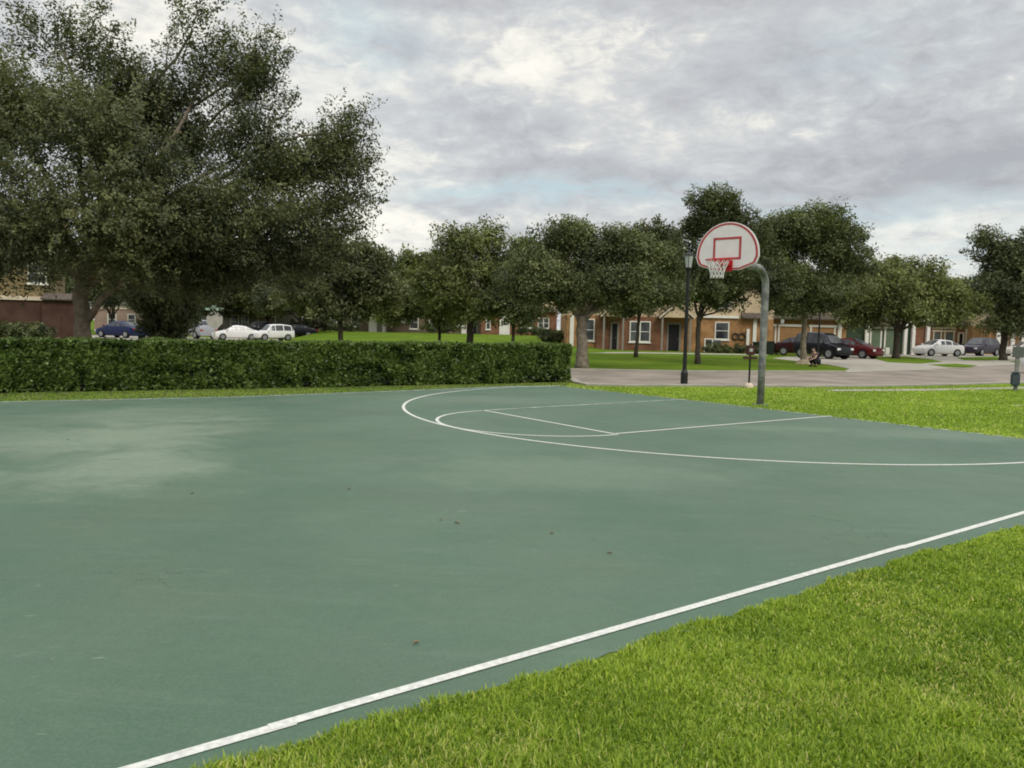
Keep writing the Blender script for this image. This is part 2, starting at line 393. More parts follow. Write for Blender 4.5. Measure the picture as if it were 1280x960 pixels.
# near sideline, painted in slightly offset lengths
px_line = [(155, 960), (345, 899), (355, 897.5), (700, 800.5), (985, 722.5), (1135, 682.5), (1142, 680), (1280, 640.5), (1500, 579)]
segs = [(24.0, 9.02, 7.50), (9.06, 3.55, 7.475), (3.6, -4.4, 7.50)]
P0, P1 = gnd(171, 960), gnd(1280, 641.2); dl = (P1-P0).normalized(); nl = Vector((-dl.y, dl.x, 0))
segs = []
breaks = [-8.0, (gnd(348, 902)-P0).dot(dl), (gnd(1130, 685)-P0).dot(dl), 11.5]
for k, off in enumerate((-.004, .004, -.004)):
    a, b = breaks[k]-.05, breaks[k+1]+.05; n = 12
    strip('sideline', [P0 + dl*(a+(b-a)*i/n) + nl*off for i in range(n+1)], .054, MT['line'], .008+.0012*(k % 2))
arcP = [ct(-0.05, -6.545)] + [ct(1.02+6.545*math.cos(a), 6.545*math.sin(a)) for a in np.linspace(-math.pi/2, math.pi/2, 120)] + [ct(-0.05, 6.545)]
strip('three_point_line', arcP, .06, MT['line'])
strip('free_throw_line', [gnd(605, 513.5), gnd(768, 543)], .06, MT['line'], .0095)
cp = [ct(5.75+1.80*math.cos(a), 1.86*math.sin(a)) for a in np.linspace(-math.pi/2, math.pi/2, 50)]
strip('free_throw_circle', cp, .055, MT['line'], .0092)
strip('lane_line', [gnd(605, 513.5), gnd(730, 506.5), gnd(855, 499.6)], .055, MT['line_worn'], .0105)
strip('lane_line', [gnd(768, 543), gnd(900, 532), gnd(1040, 520.4)], .06, MT['line'], .0105)
strip('baseline', [gnd(712, 483.9), gnd(850, 499.3), gnd(951, 510.8), gnd(1100, 528.2), gnd(1280, 548.8), gnd(1500, 574)], .05, MT['line_worn'], .0080)
strip('far_sideline', [gnd(-400, 509), gnd(0, 503), gnd(300, 496.6), gnd(500, 489.2), gnd(640, 483.4), gnd(700, 483.4)], .05, MT['line_worn'], .0082)

# ------------------------------------------------------------------ road, kerbs, drives
near = [gnd(*p) for p in ((-900, 485), (0, 478), (560, 473), (700, 472), (714, 474.5), (722, 479), (735, 481.6), (780, 482.6), (850, 482.6), (1000, 483.6), (1100, 483.2), (1200, 481), (1280, 478.5), (1500, 471))]
far = [gnd(*p) for p in ((1500, 446), (1280, 455.5), (1215, 459), (1160, 462.5), (1100, 464.5), (1060, 466.6), (850, 466.2), (700, 463.5), (560, 461), (200, 452), (-900, 430))]
sheet('road', near + far, .010, MT['road'])
def kerb(name, P, w=.30, h=.10):
    P = [Vector((p[0], p[1], 0)) for p in P]; mb = MB(); n = len(P); vs = []
    for i, p in enumerate(P):
        t = (P[min(i+1, n-1)] - P[max(i-1, 0)]).normalized(); q = Vector((-t.y, t.x, 0))
        for s_, z in ((-.5, -.05), (-.5, h), (.5, h), (.5, -.05)): vs.append(tuple(p + q*w*s_ + Vector((0, 0, z))))
    fs = [(i*4+k, i*4+(k+1) % 4, (i+1)*4+(k+1) % 4, (i+1)*4+k) for i in range(n-1) for k in range(4)]
    mb.add(vs, fs + [(0, 1, 2, 3), tuple(4*(n-1)+k for k in (3, 2, 1, 0))])
    o = mb.build(name, MT['concrete']); o['kind'] = 'structure'; return o
kerb('far_kerb', [gnd(*p) for p in ((-900, 430), (200, 452), (560, 461), (700, 463.5), (850, 466.2), (1055, 466.6))], .35, .10)
kerb('near_kerb', near, .25, .05)
sw = [gnd(*p) for p in ((1035, 489.5), (1150, 489.2), (1280, 486.4), (1500, 480))]; sw2 = [gnd(*p) for p in ((1500, 476), (1280, 483.8), (1150, 486.6), (1035, 487.4))]
sheet('sidewalk', sw + sw2, .014, MT['concrete'])
sheet('driveway', [gnd(*p) for p in ((1050, 466.4), (1100, 464.4), (1160, 462.4), (1215, 458.8), (1280, 455.4), (1500, 448), (1500, 438), (1280, 441.5), (1085, 443.5), (1035, 445), (985, 446), (965, 448), (1003, 452.5), (1035, 456), (1062, 461))], .012, MT['concrete'])
for P in (((1085, 446.5), (1130, 445.5), (1165, 449.5), (1178, 452.5), (1150, 454.8), (1110, 453)), ((1160, 456), (1195, 454.8), (1222, 457.2), (1212, 459.6), (1185, 459.4)), ((1195, 447), (1245, 446), (1262, 449.5), (1235, 451), (1205, 450.6)), ((1262, 452), (1300, 451), (1300, 455), (1275, 455))):
    sheet('grass_island', [gnd(*p) for p in P], .020, MT['lawn'])
sheet('front_walk', [gnd(*p) for p in ((700, 441.6), (800, 441.8), (960, 444.5), (960, 443.2), (800, 440.4), (700, 440.2))], .012, MT['concrete'])
sheet('left_street', [(-75, 60, 0), (-30.5, 62, 0), (-21, 66, 0), (-18, 76, 0), (-75, 80, 0)], .012, MT['concrete'])
sheet('concrete_pad', [gnd(*p) for p in ((1266, 508), (1400, 513), (1400, 509), (1268, 505.6))], .012, MT['concrete'])

# ------------------------------------------------------------------ grass blades
def in_poly(x, y, P):
    P = np.array([(p[0], p[1]) for p in P]); ins = np.zeros(len(x), bool); j = len(P)-1
    for i in range(len(P)):
        xi, yi = P[i]; xj, yj = P[j]
        c = ((yi > y) != (yj > y)) & (x < (xj-xi)*(y-yi)/(yj-yi+1e-12)+xi)
        ins ^= c; j = i
    return ins
def vnoise(x, y, s, seed):
    """smooth value noise, numpy"""
    rg = np.random.RandomState(seed); T = rg.rand(64, 64)
    u, v = x/s, y/s; i, j = np.floor(u).astype(int), np.floor(v).astype(int); fu, fv = sm(u-i), sm(v-j)
    def t(a, b): return T[a % 64, b % 64]
    return (t(i, j)*(1-fu)+t(i+1, j)*fu)*(1-fv) + (t(i, j+1)*(1-fu)+t(i+1, j+1)*fu)*fv
def blades(name, x, y, L, W, seed, mat_, z0=0.0):
    rg = np.random.RandomState(seed); n = len(x)
    a = rg.rand(n)*2*np.pi; lean = rg.beta(2, 2.2, n)*1.25+.12; Ln = L*(.45+rg.rand(n)*.75); Wd = W*(.7+.6*rg.rand(n))
    clump = vnoise(x, y, .16, seed+7); Ln *= .45+1.0*clump
    hx, hy = np.cos(a), np.sin(a); b = a+np.pi/2+rg.randn(n)*.5; sx, sy = np.cos(b)*Wd/2, np.sin(b)*Wd/2
    m1 = lean*.55; h1 = Ln*.5*np.cos(m1); o1 = Ln*.5*np.sin(m1)
    m2 = np.minimum(lean*1.25, 1.5); h2 = h1+Ln*.5*np.cos(m2); o2 = o1+Ln*.5*np.sin(m2)
    z = np.full(n, z0)
    V = np.stack([np.stack([x-sx, y-sy, z], 1), np.stack([x+sx, y+sy, z], 1),
                  np.stack([x+hx*o1+sx, y+hy*o1+sy, z+h1], 1), np.stack([x+hx*o1-sx, y+hy*o1-sy, z+h1], 1),
                  np.stack([x+hx*o2, y+hy*o2, z+h2], 1)], 1).reshape(-1, 3)
    B = (np.arange(n)*5)[:, None]
    # quad + tip quad (degenerate-free: tip triangle written as its own mesh faces)
    F1 = B+np.array([[0, 1, 2, 3]]); F2 = B+np.array([[3, 2, 4]])
    me = bpy.data.meshes.new(name)
    me.vertices.add(len(V)); me.vertices.foreach_set('co', V.astype(np.float32).ravel())
    loops = np.concatenate([F1.ravel(), F2.ravel()]).astype(np.int32)
    me.loops.add(len(loops)); me.loops.foreach_set('vertex_index', loops)
    ls = np.concatenate([np.arange(n)*4, 4*n+np.arange(n)*3]).astype(np.int32)
    me.polygons.add(2*n); me.polygons.foreach_set('loop_start', ls); me.update(calc_edges=True)
    patch = .5*vnoise(x, y, 1.3, seed+1)+.3*vnoise(x, y, .45, seed+2)+.2*clump
    ti = np.clip(.03+.66*patch + rg.randn(n)*.22, 0, .86); dry = rg.rand(n) < (.04+.16*sm((vnoise(x, y, .55, seed+3)-.6)/.3)); ti[dry] = .90+.10*rg.rand(dry.sum()); Ln[dry] *= .9
    at_ = me.attributes.new('tint', 'FLOAT', 'FACE'); at_.data.foreach_set('value', np.concatenate([ti, ti]).astype(np.float32))
    me.materials.append(mat_)
    o = bpy.data.objects.new(name, me); COL.objects.link(o)
    return o
def edge_in(x, y, margin, seed=3):
    """True on the grass side of the near court edge, ragged"""
    v = (x-OC.x)*VA.x + (y-OC.y)*VA.y; u = (x-OC.x)*UA.x + (y-OC.y)*UA.y
    return v > 7.735 + margin + .11*(vnoise(u, v*0, .5, seed)-.5) + .05*(vnoise(u, v*0, .12, seed+1)-.5)
rg = np.random.RandomState(1)
def scatter_fore(n, x0, x1, y0, y1, dens):
    x = x0+rg.rand(n)*(x1-x0); y = y0+rg.rand(n)*(y1-y0)
    k = edge_in(x, y, 0) & (x/np.maximum(y, .1) < .74) & (x/np.maximum(y, .1) > -.65)
    return x[k], y[k]
gx, gy = [], []
for (n, x0, x1, y0, y1) in ((200000, -1.2, 3.4, 2.3, 4.4), (130000, 0, 4.8, 4.4, 6.4), (80000, 2.0, 7.5, 6.4, 9.8)):
    a, b = scatter_fore(n, x0, x1, y0, y1, 0); gx.append(a); gy.append(b)
gx = np.concatenate(gx); gy = np.concatenate(gy); dist = np.hypot(gx, gy)
fg = blades('grass', gx, gy, .043, np.clip(.0018*dist, .0056, .013), 11, MT['grass'])
tag(fg, 'bright yellow green lawn grass filling the near right corner beside the court', 'grass', kind='stuff')
# strip of grass between baseline and road
poly = [gnd(*p) for p in ((700, 483.2), (850, 499.4), (951, 511.2), (1100, 528.6), (1280, 549.4), (1420, 565), (1420, 475), (1280, 480), (1200, 482.4), (1100, 484.6), (1000, 485), (850, 484.2), (715, 484.0))]
pr = np.array([(p.x, p.y) for p in poly]); n = 330000
x = pr[:, 0].min()+rg.rand(n)*np.ptp(pr[:, 0]); y = pr[:, 1].min()+rg.rand(n)*np.ptp(pr[:, 1])
k = in_poly(x, y, poly) & (~in_poly(x, y, sw+sw2) | (rg.rand(n) < .22)) & (vnoise(x, y, .35, 9)*.5+rg.rand(n)*.6 > .25); x, y = x[k], y[k]
g2 = blades('grass', x, y, .050, .022, 12, MT['grass_strip'])
tag(g2, 'bright grass strip behind the hoop, between the court baseline and the road', 'grass', kind='stuff')
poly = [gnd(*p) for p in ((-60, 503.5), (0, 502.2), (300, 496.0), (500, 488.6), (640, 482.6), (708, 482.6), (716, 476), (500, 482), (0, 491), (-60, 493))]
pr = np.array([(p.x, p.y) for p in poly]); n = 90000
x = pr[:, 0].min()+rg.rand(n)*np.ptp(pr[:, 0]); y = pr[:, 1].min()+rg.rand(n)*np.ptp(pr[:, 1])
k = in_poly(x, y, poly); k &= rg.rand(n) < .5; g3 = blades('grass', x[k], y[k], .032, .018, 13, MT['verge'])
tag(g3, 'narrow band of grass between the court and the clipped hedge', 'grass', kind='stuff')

# ------------------------------------------------------------------ foliage
def leaf_cards(P, N_up, size, rg, asp=.5, base=None):
    """rhombic leaf quads at points P"""
    n = len(P); d = rg.randn(n, 3)
    if base is not None: d = d*.55 + base
    d[:, 2] += N_up; d /= np.linalg.norm(d, axis=1)[:, None]
    t = rg.randn(n, 3); t -= d*(t*d).sum(1)[:, None]; t /= np.linalg.norm(t, axis=1)[:, None]; s = np.cross(d, t)
    L = (size*(.6+.8*rg.rand(n)))[:, None]; Wd = L*asp
    V = np.stack([P-t*L/2, P+s*Wd/2-t*L*.05, P+t*L/2, P-s*Wd/2-t*L*.05], 1).reshape(-1, 3)
    return V, np.arange(4*n).reshape(-1, 4)
def limb(mb, a, b, r0, r1, rnd, sag=.12, n=6, seg=6):
    a, b = Vector(a), Vector(b); L = (b-a).length
    off = Vector((rnd.uniform(-1, 1), rnd.uniform(-1, 1), rnd.uniform(.2, 1)))*L*sag
    P = [a.lerp(b, t/seg) + off*math.sin(math.pi*t/seg) + Vector((rnd.uniform(-1, 1), rnd.uniform(-1, 1), rnd.uniform(-1, 1)))*L*.025*(0 < t < seg) for t in range(seg+1)]
    mb.tube(P, [r0+(r1-r0)*(t/seg)**.8 for t in range(seg+1)], n)
    return P
def tree(name, label, base, tr, fork, lobes, nclump, lpc, leaf, seed, bark, leaves, group=None, sprig=.8, spread=.28, cat='tree', twigs=90, hole=.42, hs=1.1, trunk_top=None, asp=.5, up=.5, nsub=6, sprays=()):
    """lobes: (centre, (rx,ry,rz), weight)"""
    rnd = random.Random(seed); rg = np.random.RandomState(seed)
    base = Vector((base[0], base[1], gz(base[0], base[1])))
    root = thing(name, label, cat, base, group=group)
    lob = [(Vector(c)-base, r, w) for c, r, w in lobes]
    main = lob
    if nsub:
        lob = []
        for c, r, w in main:
            for k in range(nsub):
                dd = Vector((rnd.gauss(0, 1), rnd.gauss(0, 1), rnd.gauss(0, 1))).normalized() * (.35+.45*rnd.random()); f = .42+.26*rnd.random()
                lob.append((c+Vector((dd.x*r[0], dd.y*r[1], dd.z*r[2])), (r[0]*f*1.1, r[1]*f*1.1, r[2]*f*.72), w))
    W = np.array([w*(r[0]*r[1]*r[2])**.66 for c, r, w in lob]); W /= W.sum()
    idx = rg.choice(len(lob), nclump, p=W)
    C = np.array([list(c) for c, r, w in lob])[idx]; RR = np.array([r for c, r, w in lob])[idx]
    d = rg.randn(nclump, 3); d /= np.linalg.norm(d, axis=1)[:, None]; d[:, 2] = np.where(d[:, 2] < 0, d[:, 2]*.72, d[:, 2])
    # lobed surface, so the outline is uneven
    q = rg.rand(nclump)**.42
    P = C + d*RR*q[:, None]
    nz = .5*vnoise(P[:, 0]+P[:, 1]*.7+50, P[:, 2]+50+P[:, 1]*.3, hs, seed+3)+.5*vnoise(P[:, 1]-P[:, 0]*.5+50, P[:, 2]*.8+80, hs*.8, seed+4)
    keep = (nz > hole) | (rg.rand(nclump) < .12); P, C, d = P[keep], C[keep], d[keep]; nzk = nz[keep]
    m = len(P)
    base_np = np.array(base)
    cen = np.average([list(c) for c, r, w in lob], axis=0, weights=W)
    out = P-cen; out /= np.linalg.norm(out, axis=1)[:, None]+1e-6
    D = out*.7 + d*.4 + rg.randn(m, 3)*.35; D[:, 2] += .35; D /= np.linalg.norm(D, axis=1)[:, None]
    Ls = sprig*(.5+rg.rand(m)); t = rg.rand(m, lpc)**.8
    Q = P[:, None]+D[:, None]*(t*Ls[:, None])[..., None] + np.clip(rg.randn(m, lpc, 3), -1.5, 1.5)*(spread*(1-.65*t)*(.6+.8*rg.rand(m)[:, None]))[..., None]
    br = vnoise(P[:, 0]*1.1+P[:, 1]+70, P[:, 2]*1.3+70, hs*1.3, seed+9)
    cl = np.repeat(np.clip(.40+.75*(br-.5)+rg.randn(m)*.16, 0, .82), lpc)
    Q = Q.reshape(-1, 3)
    cnr = out*.9 + rg.randn(m, 3)*.65; cnr[:, 2] += .35; cnr /= np.linalg.norm(cnr, axis=1)[:, None]; cnl = np.repeat(cnr, lpc, axis=0)
    for a_, b_ in sprays:                       # long shoots that stand out of the crown
        a_, b_ = np.array(a_)-base_np, np.array(b_)-base_np; a_ = a_ + rg.randn(3)*[0, .4, 0]; k = 330; tt = rg.rand(k)**.85
        q2 = a_+(b_-a_)*tt[:, None]+np.clip(rg.randn(k, 3), -1.6, 1.6)*(.26*(1-.72*tt))[:, None]
        side = rg.randn(9, 3); side[:, 2] += .6; j = rg.randint(0, 9, k); q2 += side[j]*.16*(1-tt[:, None]*.5)*(rg.rand(k, 1))
        Q = np.concatenate([Q, q2]); cl = np.concatenate([cl, np.full(k, .38)]); cnl = np.concatenate([cnl, np.tile([0, -.3, .6], (k, 1))])
    n = len(Q)
    V, F = leaf_cards(Q, up*.3, leaf, rg, asp, cnl)
    ti = np.clip(cl+rg.randn(n)*.13, 0, .86); ti[rg.rand(n) < .006] = .97
    np_mesh('crown', V, F, leaves, root, ti)
    mb = MB(); fk = Vector((0, 0, 0)) if trunk_top is None else Vector(trunk_top)-base
    if trunk_top is None: fk = Vector((rnd.uniform(-.1, .1), rnd.uniform(-.1, .1), fork))
    nseg = 7
    Pt = [Vector((0, 0, -.1)).lerp(fk, i/nseg)+Vector((rnd.uniform(-1, 1), rnd.uniform(-1, 1), 0))*tr*.22*(i > 0) for i in range(nseg+1)]
    mb.tube(Pt, [tr*(1.35 if i == 0 else 1.12 if i == 1 else 1-.03*i) for i in range(nseg+1)], 12)
    done = []
    for c, r, w in main:
        if w <= 0: continue
        rr = tr*min(.62, .28+.25*max(r)/3); st = Pt[rnd.choice((-1, -1, -2))]
        L = limb(mb, st, c, rr, rr*.35, rnd, .10, 7, 7); done.append((L, rr))
    js = rg.choice(m, min(m, twigs), replace=False)
    for j in js:
        p = Vector(P[j]); L, rr = min(done, key=lambda z: min((z[0][k]-p).length for k in (3, 5, 7)))
        k = min((3, 4, 5, 6, 7), key=lambda k: (L[k]-p).length)
        limb(mb, L[k], p, max(.012, rr*.22), .006, rnd, .08, 4, 4)
    for a_, b_ in sprays: limb(mb, Vector(a_)-base, Vector(b_)-base, .03, .006, rnd, .04, 5, 5)
    mb.build('trunk', bark, root, smooth=True)
    return root
def pl(D, *L):
    """lobes from sight lines at distance D: (px, py, rx_px, ry_px[, depth offset, weight, depth radius])"""
    o = []
    for l in L:
        px, py, rx, ry = l[:4]; dd = l[4] if len(l) > 4 else 0; w = l[5] if len(l) > 5 else 1
        s = (D+dd)/FPX; c = at(px, py, D+dd); rdp = l[6] if len(l) > 6 else .62*rx*s
        o.append((c, (rx*s, rdp, ry*s), w))
    return o

# the big live oak behind the hedge
D = 25
b = at(108, 428, D)
tree('live_oak_tree', 'huge spreading live oak filling the upper left, thick trunk rising behind the hedge', (b.x, D), .27, 2.6,
     pl(D, (75, 55, 62, 50, 0, .35), (150, 130, 60, 55, 0, .7), (20, 150, 85, 70, -1), (120, 200, 95, 75, -1.5), (215, 165, 70, 75, .5), (255, 90, 42, 62, 0, .6), (240, 40, 14, 34, 0, .35, .5),
        (300, 118, 34, 48, 0, .8), (330, 70, 14, 22, 0, .3, .5), (308, 200, 56, 58, -.5), (380, 215, 48, 40, 0, .9), (412, 180, 26, 24, 0, .5, .8), (428, 222, 22, 10, 0, .35, .7), (430, 165, 20, 9, 0, .3, .6), (415, 200, 26, 12, 0, .4, .7), (428, 255, 20, 9, 0, .3, .6), (398, 258, 36, 28, 0, .7), (270, 260, 95, 55, -1.5), (60, 265, 95, 55, -2),
        (-60, 180, 100, 110, 0), (-130, 260, 90, 70, 0), (170, 300, 100, 45, -1), (330, 300, 75, 42, 0), (10, 312, 85, 26, 0), (45, 328, 60, 13, .5, 1.2), (-10, 322, 50, 16, -.8, 1.2), (-60, 320, 60, 34, 0), (218, 358, 36, 22, .5), (160, 362, 34, 18, 1.8, .8), (290, 335, 70, 28, .5), (165, 345, 50, 22, 1.5), (400, 300, 35, 22, .5, .6)),
     7300, 60, .102, 3, MT['bark'], MT['oak_a'], sprays=[(at(x0, y0, D), at(x1, y1, D)) for x0, y0, x1, y1 in (
         (400, 185, 440, 134), (405, 195, 465, 152), (415, 205, 468, 204), (410, 225, 460, 214), (405, 240, 460, 243), (400, 262, 446, 292), (322, 120, 366, 62), (305, 95, 340, 36), (325, 110, 318, 66),
         (228, 80, 246, 8), (250, 85, 270, 44), (205, 95, 216, 34), (120, 60, 146, 30), (110, 40, 138, 6), (395, 200, 408, 158), (385, 285, 432, 312), (40, 40, 20, 2), (270, 90, 296, 52), (165, 100, 178, 68), (350, 150, 372, 118))], sprig=1.1, spread=.21, twigs=420, hole=.36, hs=1.15, trunk_top=at(100, 335, D))
ok = [o for o in sc.objects if o.name == 'live_oak_tree'][0]; rl = random.Random(4); mb = MB()
for A_, B_, r0, r1 in (((110, 400), (166, 345), .12, .08), ((166, 345), (225, 310), .08, .04), ((100, 350), (60, 300), .12, .06), ((104, 345), (135, 290), .15, .08)):
    limb(mb, at(A_[0], A_[1], 25)-ok.location, at(B_[0], B_[1], 24.8)-ok.location, r0, r1, rl, .08, 8, 7)
mb.build('limb', MT['bark'], ok, smooth=True)
D = 29
b = at(196, 430, D)
tree('shrub_tree', 'dark bushy low tree right of the big oak trunk, in front of the blue car', (b.x, D), .10, 1.0,
     pl(D, (206, 400, 24, 26), (198, 378, 26, 22), (218, 375, 26, 26), (200, 420, 20, 14)), 520, 55, .13, 8, MT['bark_d'], MT['oak_d'], sprig=.5, spread=.2, twigs=30, hole=.2)

# trees across the lawn behind the hedge
GT = 'street trees standing on the lawns'
def T(name, label, px, py, D, tr, L, nc, lpc, leaf, seed, bark, lv, **k):
    b = at(px, py, D); k['sprig'] = k.get('sprig', .9)*.75
    L = [(l[0], l[1]+(12 if l[1] < 350 else 4), l[2]*1.06, l[3]*.86) + tuple(l[4:]) for l in L]
    return tree(name, label, (b.x, D), tr, k.pop('fork', 2.0), pl(D, *L), int(nc*.86), lpc, leaf, seed, MT[bark], MT[lv], group=GT, **k)
T('oak_tree', 'dark round-crowned oak left of centre behind the hedge, short dark trunk on the lawn', 426, 428, 48, .17,
  ((425, 345, 62, 40), (455, 325, 32, 26), (390, 330, 42, 34), (430, 310, 30, 18), (400, 365, 50, 22), (465, 360, 26, 28), (430, 378, 50, 18)), 1300, 48, .20, 21, 'bark_d', 'oak_a', sprig=.9, spread=.36, twigs=60, hole=.26)
T('oak_tree', 'olive green rounded tree between the dark oak and the tall sparse-topped tree', 549, 425, 58, .12,
  ((520, 352, 45, 34), (548, 335, 36, 30), (500, 375, 34, 22), (550, 380, 40, 20), (530, 320, 22, 18)), 1000, 44, .23, 22, 'bark_d', 'oak_c', sprig=.9, spread=.42, twigs=50, hole=.25)
T('tall_tree', 'tall loose-topped tree in the middle of the picture, thick dark trunk behind the hedge', 587, 426, 52, .26,
  ((590, 300, 36, 30, 0, .8), (610, 285, 18, 16, 0, .5), (570, 290, 18, 16, 0, .5), (590, 345, 52, 34), (620, 325, 26, 30), (560, 350, 26, 28), (595, 378, 44, 18)), 1300, 42, .19, 23, 'bark_d', 'oak_c', sprig=1.2, spread=.36, twigs=130, hole=.36)
T('oak_tree', 'small dark tree close behind the left side of the large spreading oak', 641, 426, 50, .12,
  ((650, 345, 34, 40), (640, 375, 32, 24), (668, 322, 22, 26), (655, 300, 14, 16, 0, .6)), 850, 44, .20, 24, 'bark_d', 'oak_b', sprig=.8, spread=.36, twigs=40, hole=.26)
D = 32.75
T('live_oak_tree', 'large spreading oak at the hedge end, leaning forked trunk beside the road', 727, 459, D, .26,
  ((730, 302, 44, 28), (700, 320, 44, 40), (760, 330, 52, 42), (800, 318, 42, 32, 1), (718, 284, 26, 14, 0, .8), (820, 345, 32, 36, 1), (690, 355, 40, 28), (745, 362, 40, 18), (790, 362, 44, 18), (662, 335, 26, 32), (775, 296, 30, 16, 0, .8)), 2700, 60, .125, 25, 'bark', 'oak_b', sprig=.8, spread=.30, twigs=240, hole=.30, trunk_top=at(726, 395, D), hs=.8)
T('small_tree', 'slender young tree in front of the window of the orange townhouse', 795, 443, 48, .12,
  ((800, 345, 40, 34), (815, 300, 32, 32), (795, 378, 24, 16), (785, 320, 30, 30)), 900, 46, .19, 26, 'bark_d', 'oak_a', sprig=.8, spread=.33, twigs=60, hole=.28, fork=2.6)
T('tall_tree', 'tall open tree behind the lamp post, top left of the backboard', 872, 452, 40, .14,
  ((890, 255, 36, 18, 0, .8), (868, 275, 26, 22, 0, .8), (915, 270, 20, 22, 0, .7), (880, 315, 46, 34), (925, 330, 36, 36), (865, 350, 40, 26), (905, 362, 36, 16), (958, 345, 26, 32), (940, 290, 20, 18, 0, .6)), 2200, 60, .13, 27, 'bark_d', 'oak_d', sprig=.9, spread=.26, twigs=260, hole=.36, fork=2.4, hs=1.0)
T('oak_tree', 'broad pale-topped oak right of the goal post, grey trunk beside the black van', 1004, 455, 44, .17,
  ((1000, 290, 48, 30), (1030, 275, 32, 22, 0, .7), (975, 280, 26, 22, 0, .7), (1045, 315, 34, 32), (985, 335, 44, 34), (1010, 362, 52, 20), (965, 300, 26, 32), (1065, 290, 16, 12, 0, .5), (1005, 262, 22, 12, 0, .5), (985, 372, 30, 12), (1050, 358, 30, 24)), 2600, 56, .15, 28, 'bark_l', 'oak_b', sprig=.9, spread=.32, twigs=220, hole=.32, fork=3.0, hs=1.1)
T('oak_tree', 'rounded oak with a forked trunk standing before the green garages', 1120, 447, 58, .26,
  ((1120, 355, 50, 24), (1090, 362, 40, 24), (1160, 360, 40, 26), (1110, 335, 28, 18, 0, .8), (1145, 330, 24, 16, 0, .7), (1185, 375, 30, 20), (1075, 390, 28, 20), (1120, 380, 46, 14), (1170, 388, 34, 10)), 1700, 46, .22, 29, 'bark_d', 'oak_c', sprig=1.0, spread=.42, twigs=140, hole=.32, fork=2.2, hs=1.3)
T('oak_tree', 'dark oak cut by the right edge of the picture, trunk by the parked cars', 1254, 440, 60, .26,
  ((1265, 340, 46, 36), (1245, 305, 26, 20, 0, .7), (1290, 310, 40, 34), (1240, 360, 32, 24), (1275, 375, 50, 18), (1235, 290, 12, 10, 0, .4), (1310, 350, 50, 40), (1255, 400, 30, 10)), 1700, 46, .22, 30, 'bark_d', 'oak_d', sprig=1.1, spread=.4, twigs=150, hole=.32, fork=2.4, hs=1.3)
# trees further back: prototypes and copies
GF = 'background trees behind the townhouses'
protos = []
for i, (lv, hgt, wd) in enumerate((('oak_a', 9.5, 4.8), ('oak_c', 8.0, 5.2), ('oak_d', 11.5, 4.4))):
    rnd = random.Random(70+i); L = []
    for k in range(9):
        a = k*2.4; rr = wd*.55*(k > 0); z = hgt*(.42+.42*rnd.random()) if k else hgt*.8
        L.append((Vector((math.cos(a)*rr, math.sin(a)*rr, z)), (wd*(.42+.15*rnd.random()), wd*.45, hgt*.19), 1))
    protos.append(tree('far_tree', 'x', (0, 0), .2, 2.2, L, 850, 34, .32, 80+i, MT['bark_d'], MT[lv], group=GF, sprig=1.1, spread=.5, twigs=20, hole=.2))
far_list = [  # px, D, proto, scale, top label
    (262, 90, 0, .95, 'middle-distance tree above the stop sign, left of the white cars'), (335, 92, 1, 1.0, 'olive tree above the white sedan and white hatchback'), (375, 84, 0, .95, 'tree behind the white hatchback, left of the dark oak'),
    (140, 80, 2, .8, 'dark tree behind the big oak trunk, above the blue car'), (215, 92, 0, .95, 'background tree above the silver-roofed car'), (20, 76, 2, 1.0, 'dark tree behind the maroon building at far left'),
    (300, 104, 2, .9, 'dark background tree far behind the stop sign'), (452, 106, 2, .95, 'dark pointed background tree between the first two street trees'), (490, 96, 1, .85, 'pale olive background tree above the white door'), (405, 112, 2, .95, 'tall dark background tree behind the left lawn'),
    (540, 112, 0, .95, 'background tree behind the olive rounded tree'), (610, 108, 2, .88, 'background tree behind the tall sparse-topped tree'), (672, 112, 0, 1.0, 'background tree left of the large spreading oak'), (720, 110, 2, .95, 'background tree behind the large spreading oak'),
    (775, 96, 0, 1.0, 'background tree above the first porch gable'), (835, 92, 2, .85, 'background tree above the second porch gable'), (950, 92, 2, .95, 'background tree behind the goal post'), (1040, 100, 0, .95, 'background tree above the black van'),
    (1095, 118, 1, 1.0, 'olive background tree left above the green garages'), (1150, 122, 2, 1.0, 'background tree above the white coupe'), (1205, 130, 2, 1.12, 'dark open background tree above the grey roof on the right'), (1250, 118, 0, 1.05, 'background tree beyond the right edge oak'), (1300, 95, 2, 1.0, 'background tree cut by the right edge'), (60, 105, 0, 1.2, 'background tree seen through the big oak at left')]
for i, (px, D, p, s, lab) in enumerate(far_list):
    used = getattr(protos[p], 'name') in [q.name for q in []]
    o = copy_tree(protos[p]); s *= .93; b = at(px, 420, D); o.location = (b.x, D, gz(b.x, D)); o.rotation_euler = (0, 0, i*1.3); o.scale = (s, s, s); o['label'] = lab
for p in protos:
    for c in list(p.children): bpy.data.objects.remove(c)
    bpy.data.objects.remove(p)

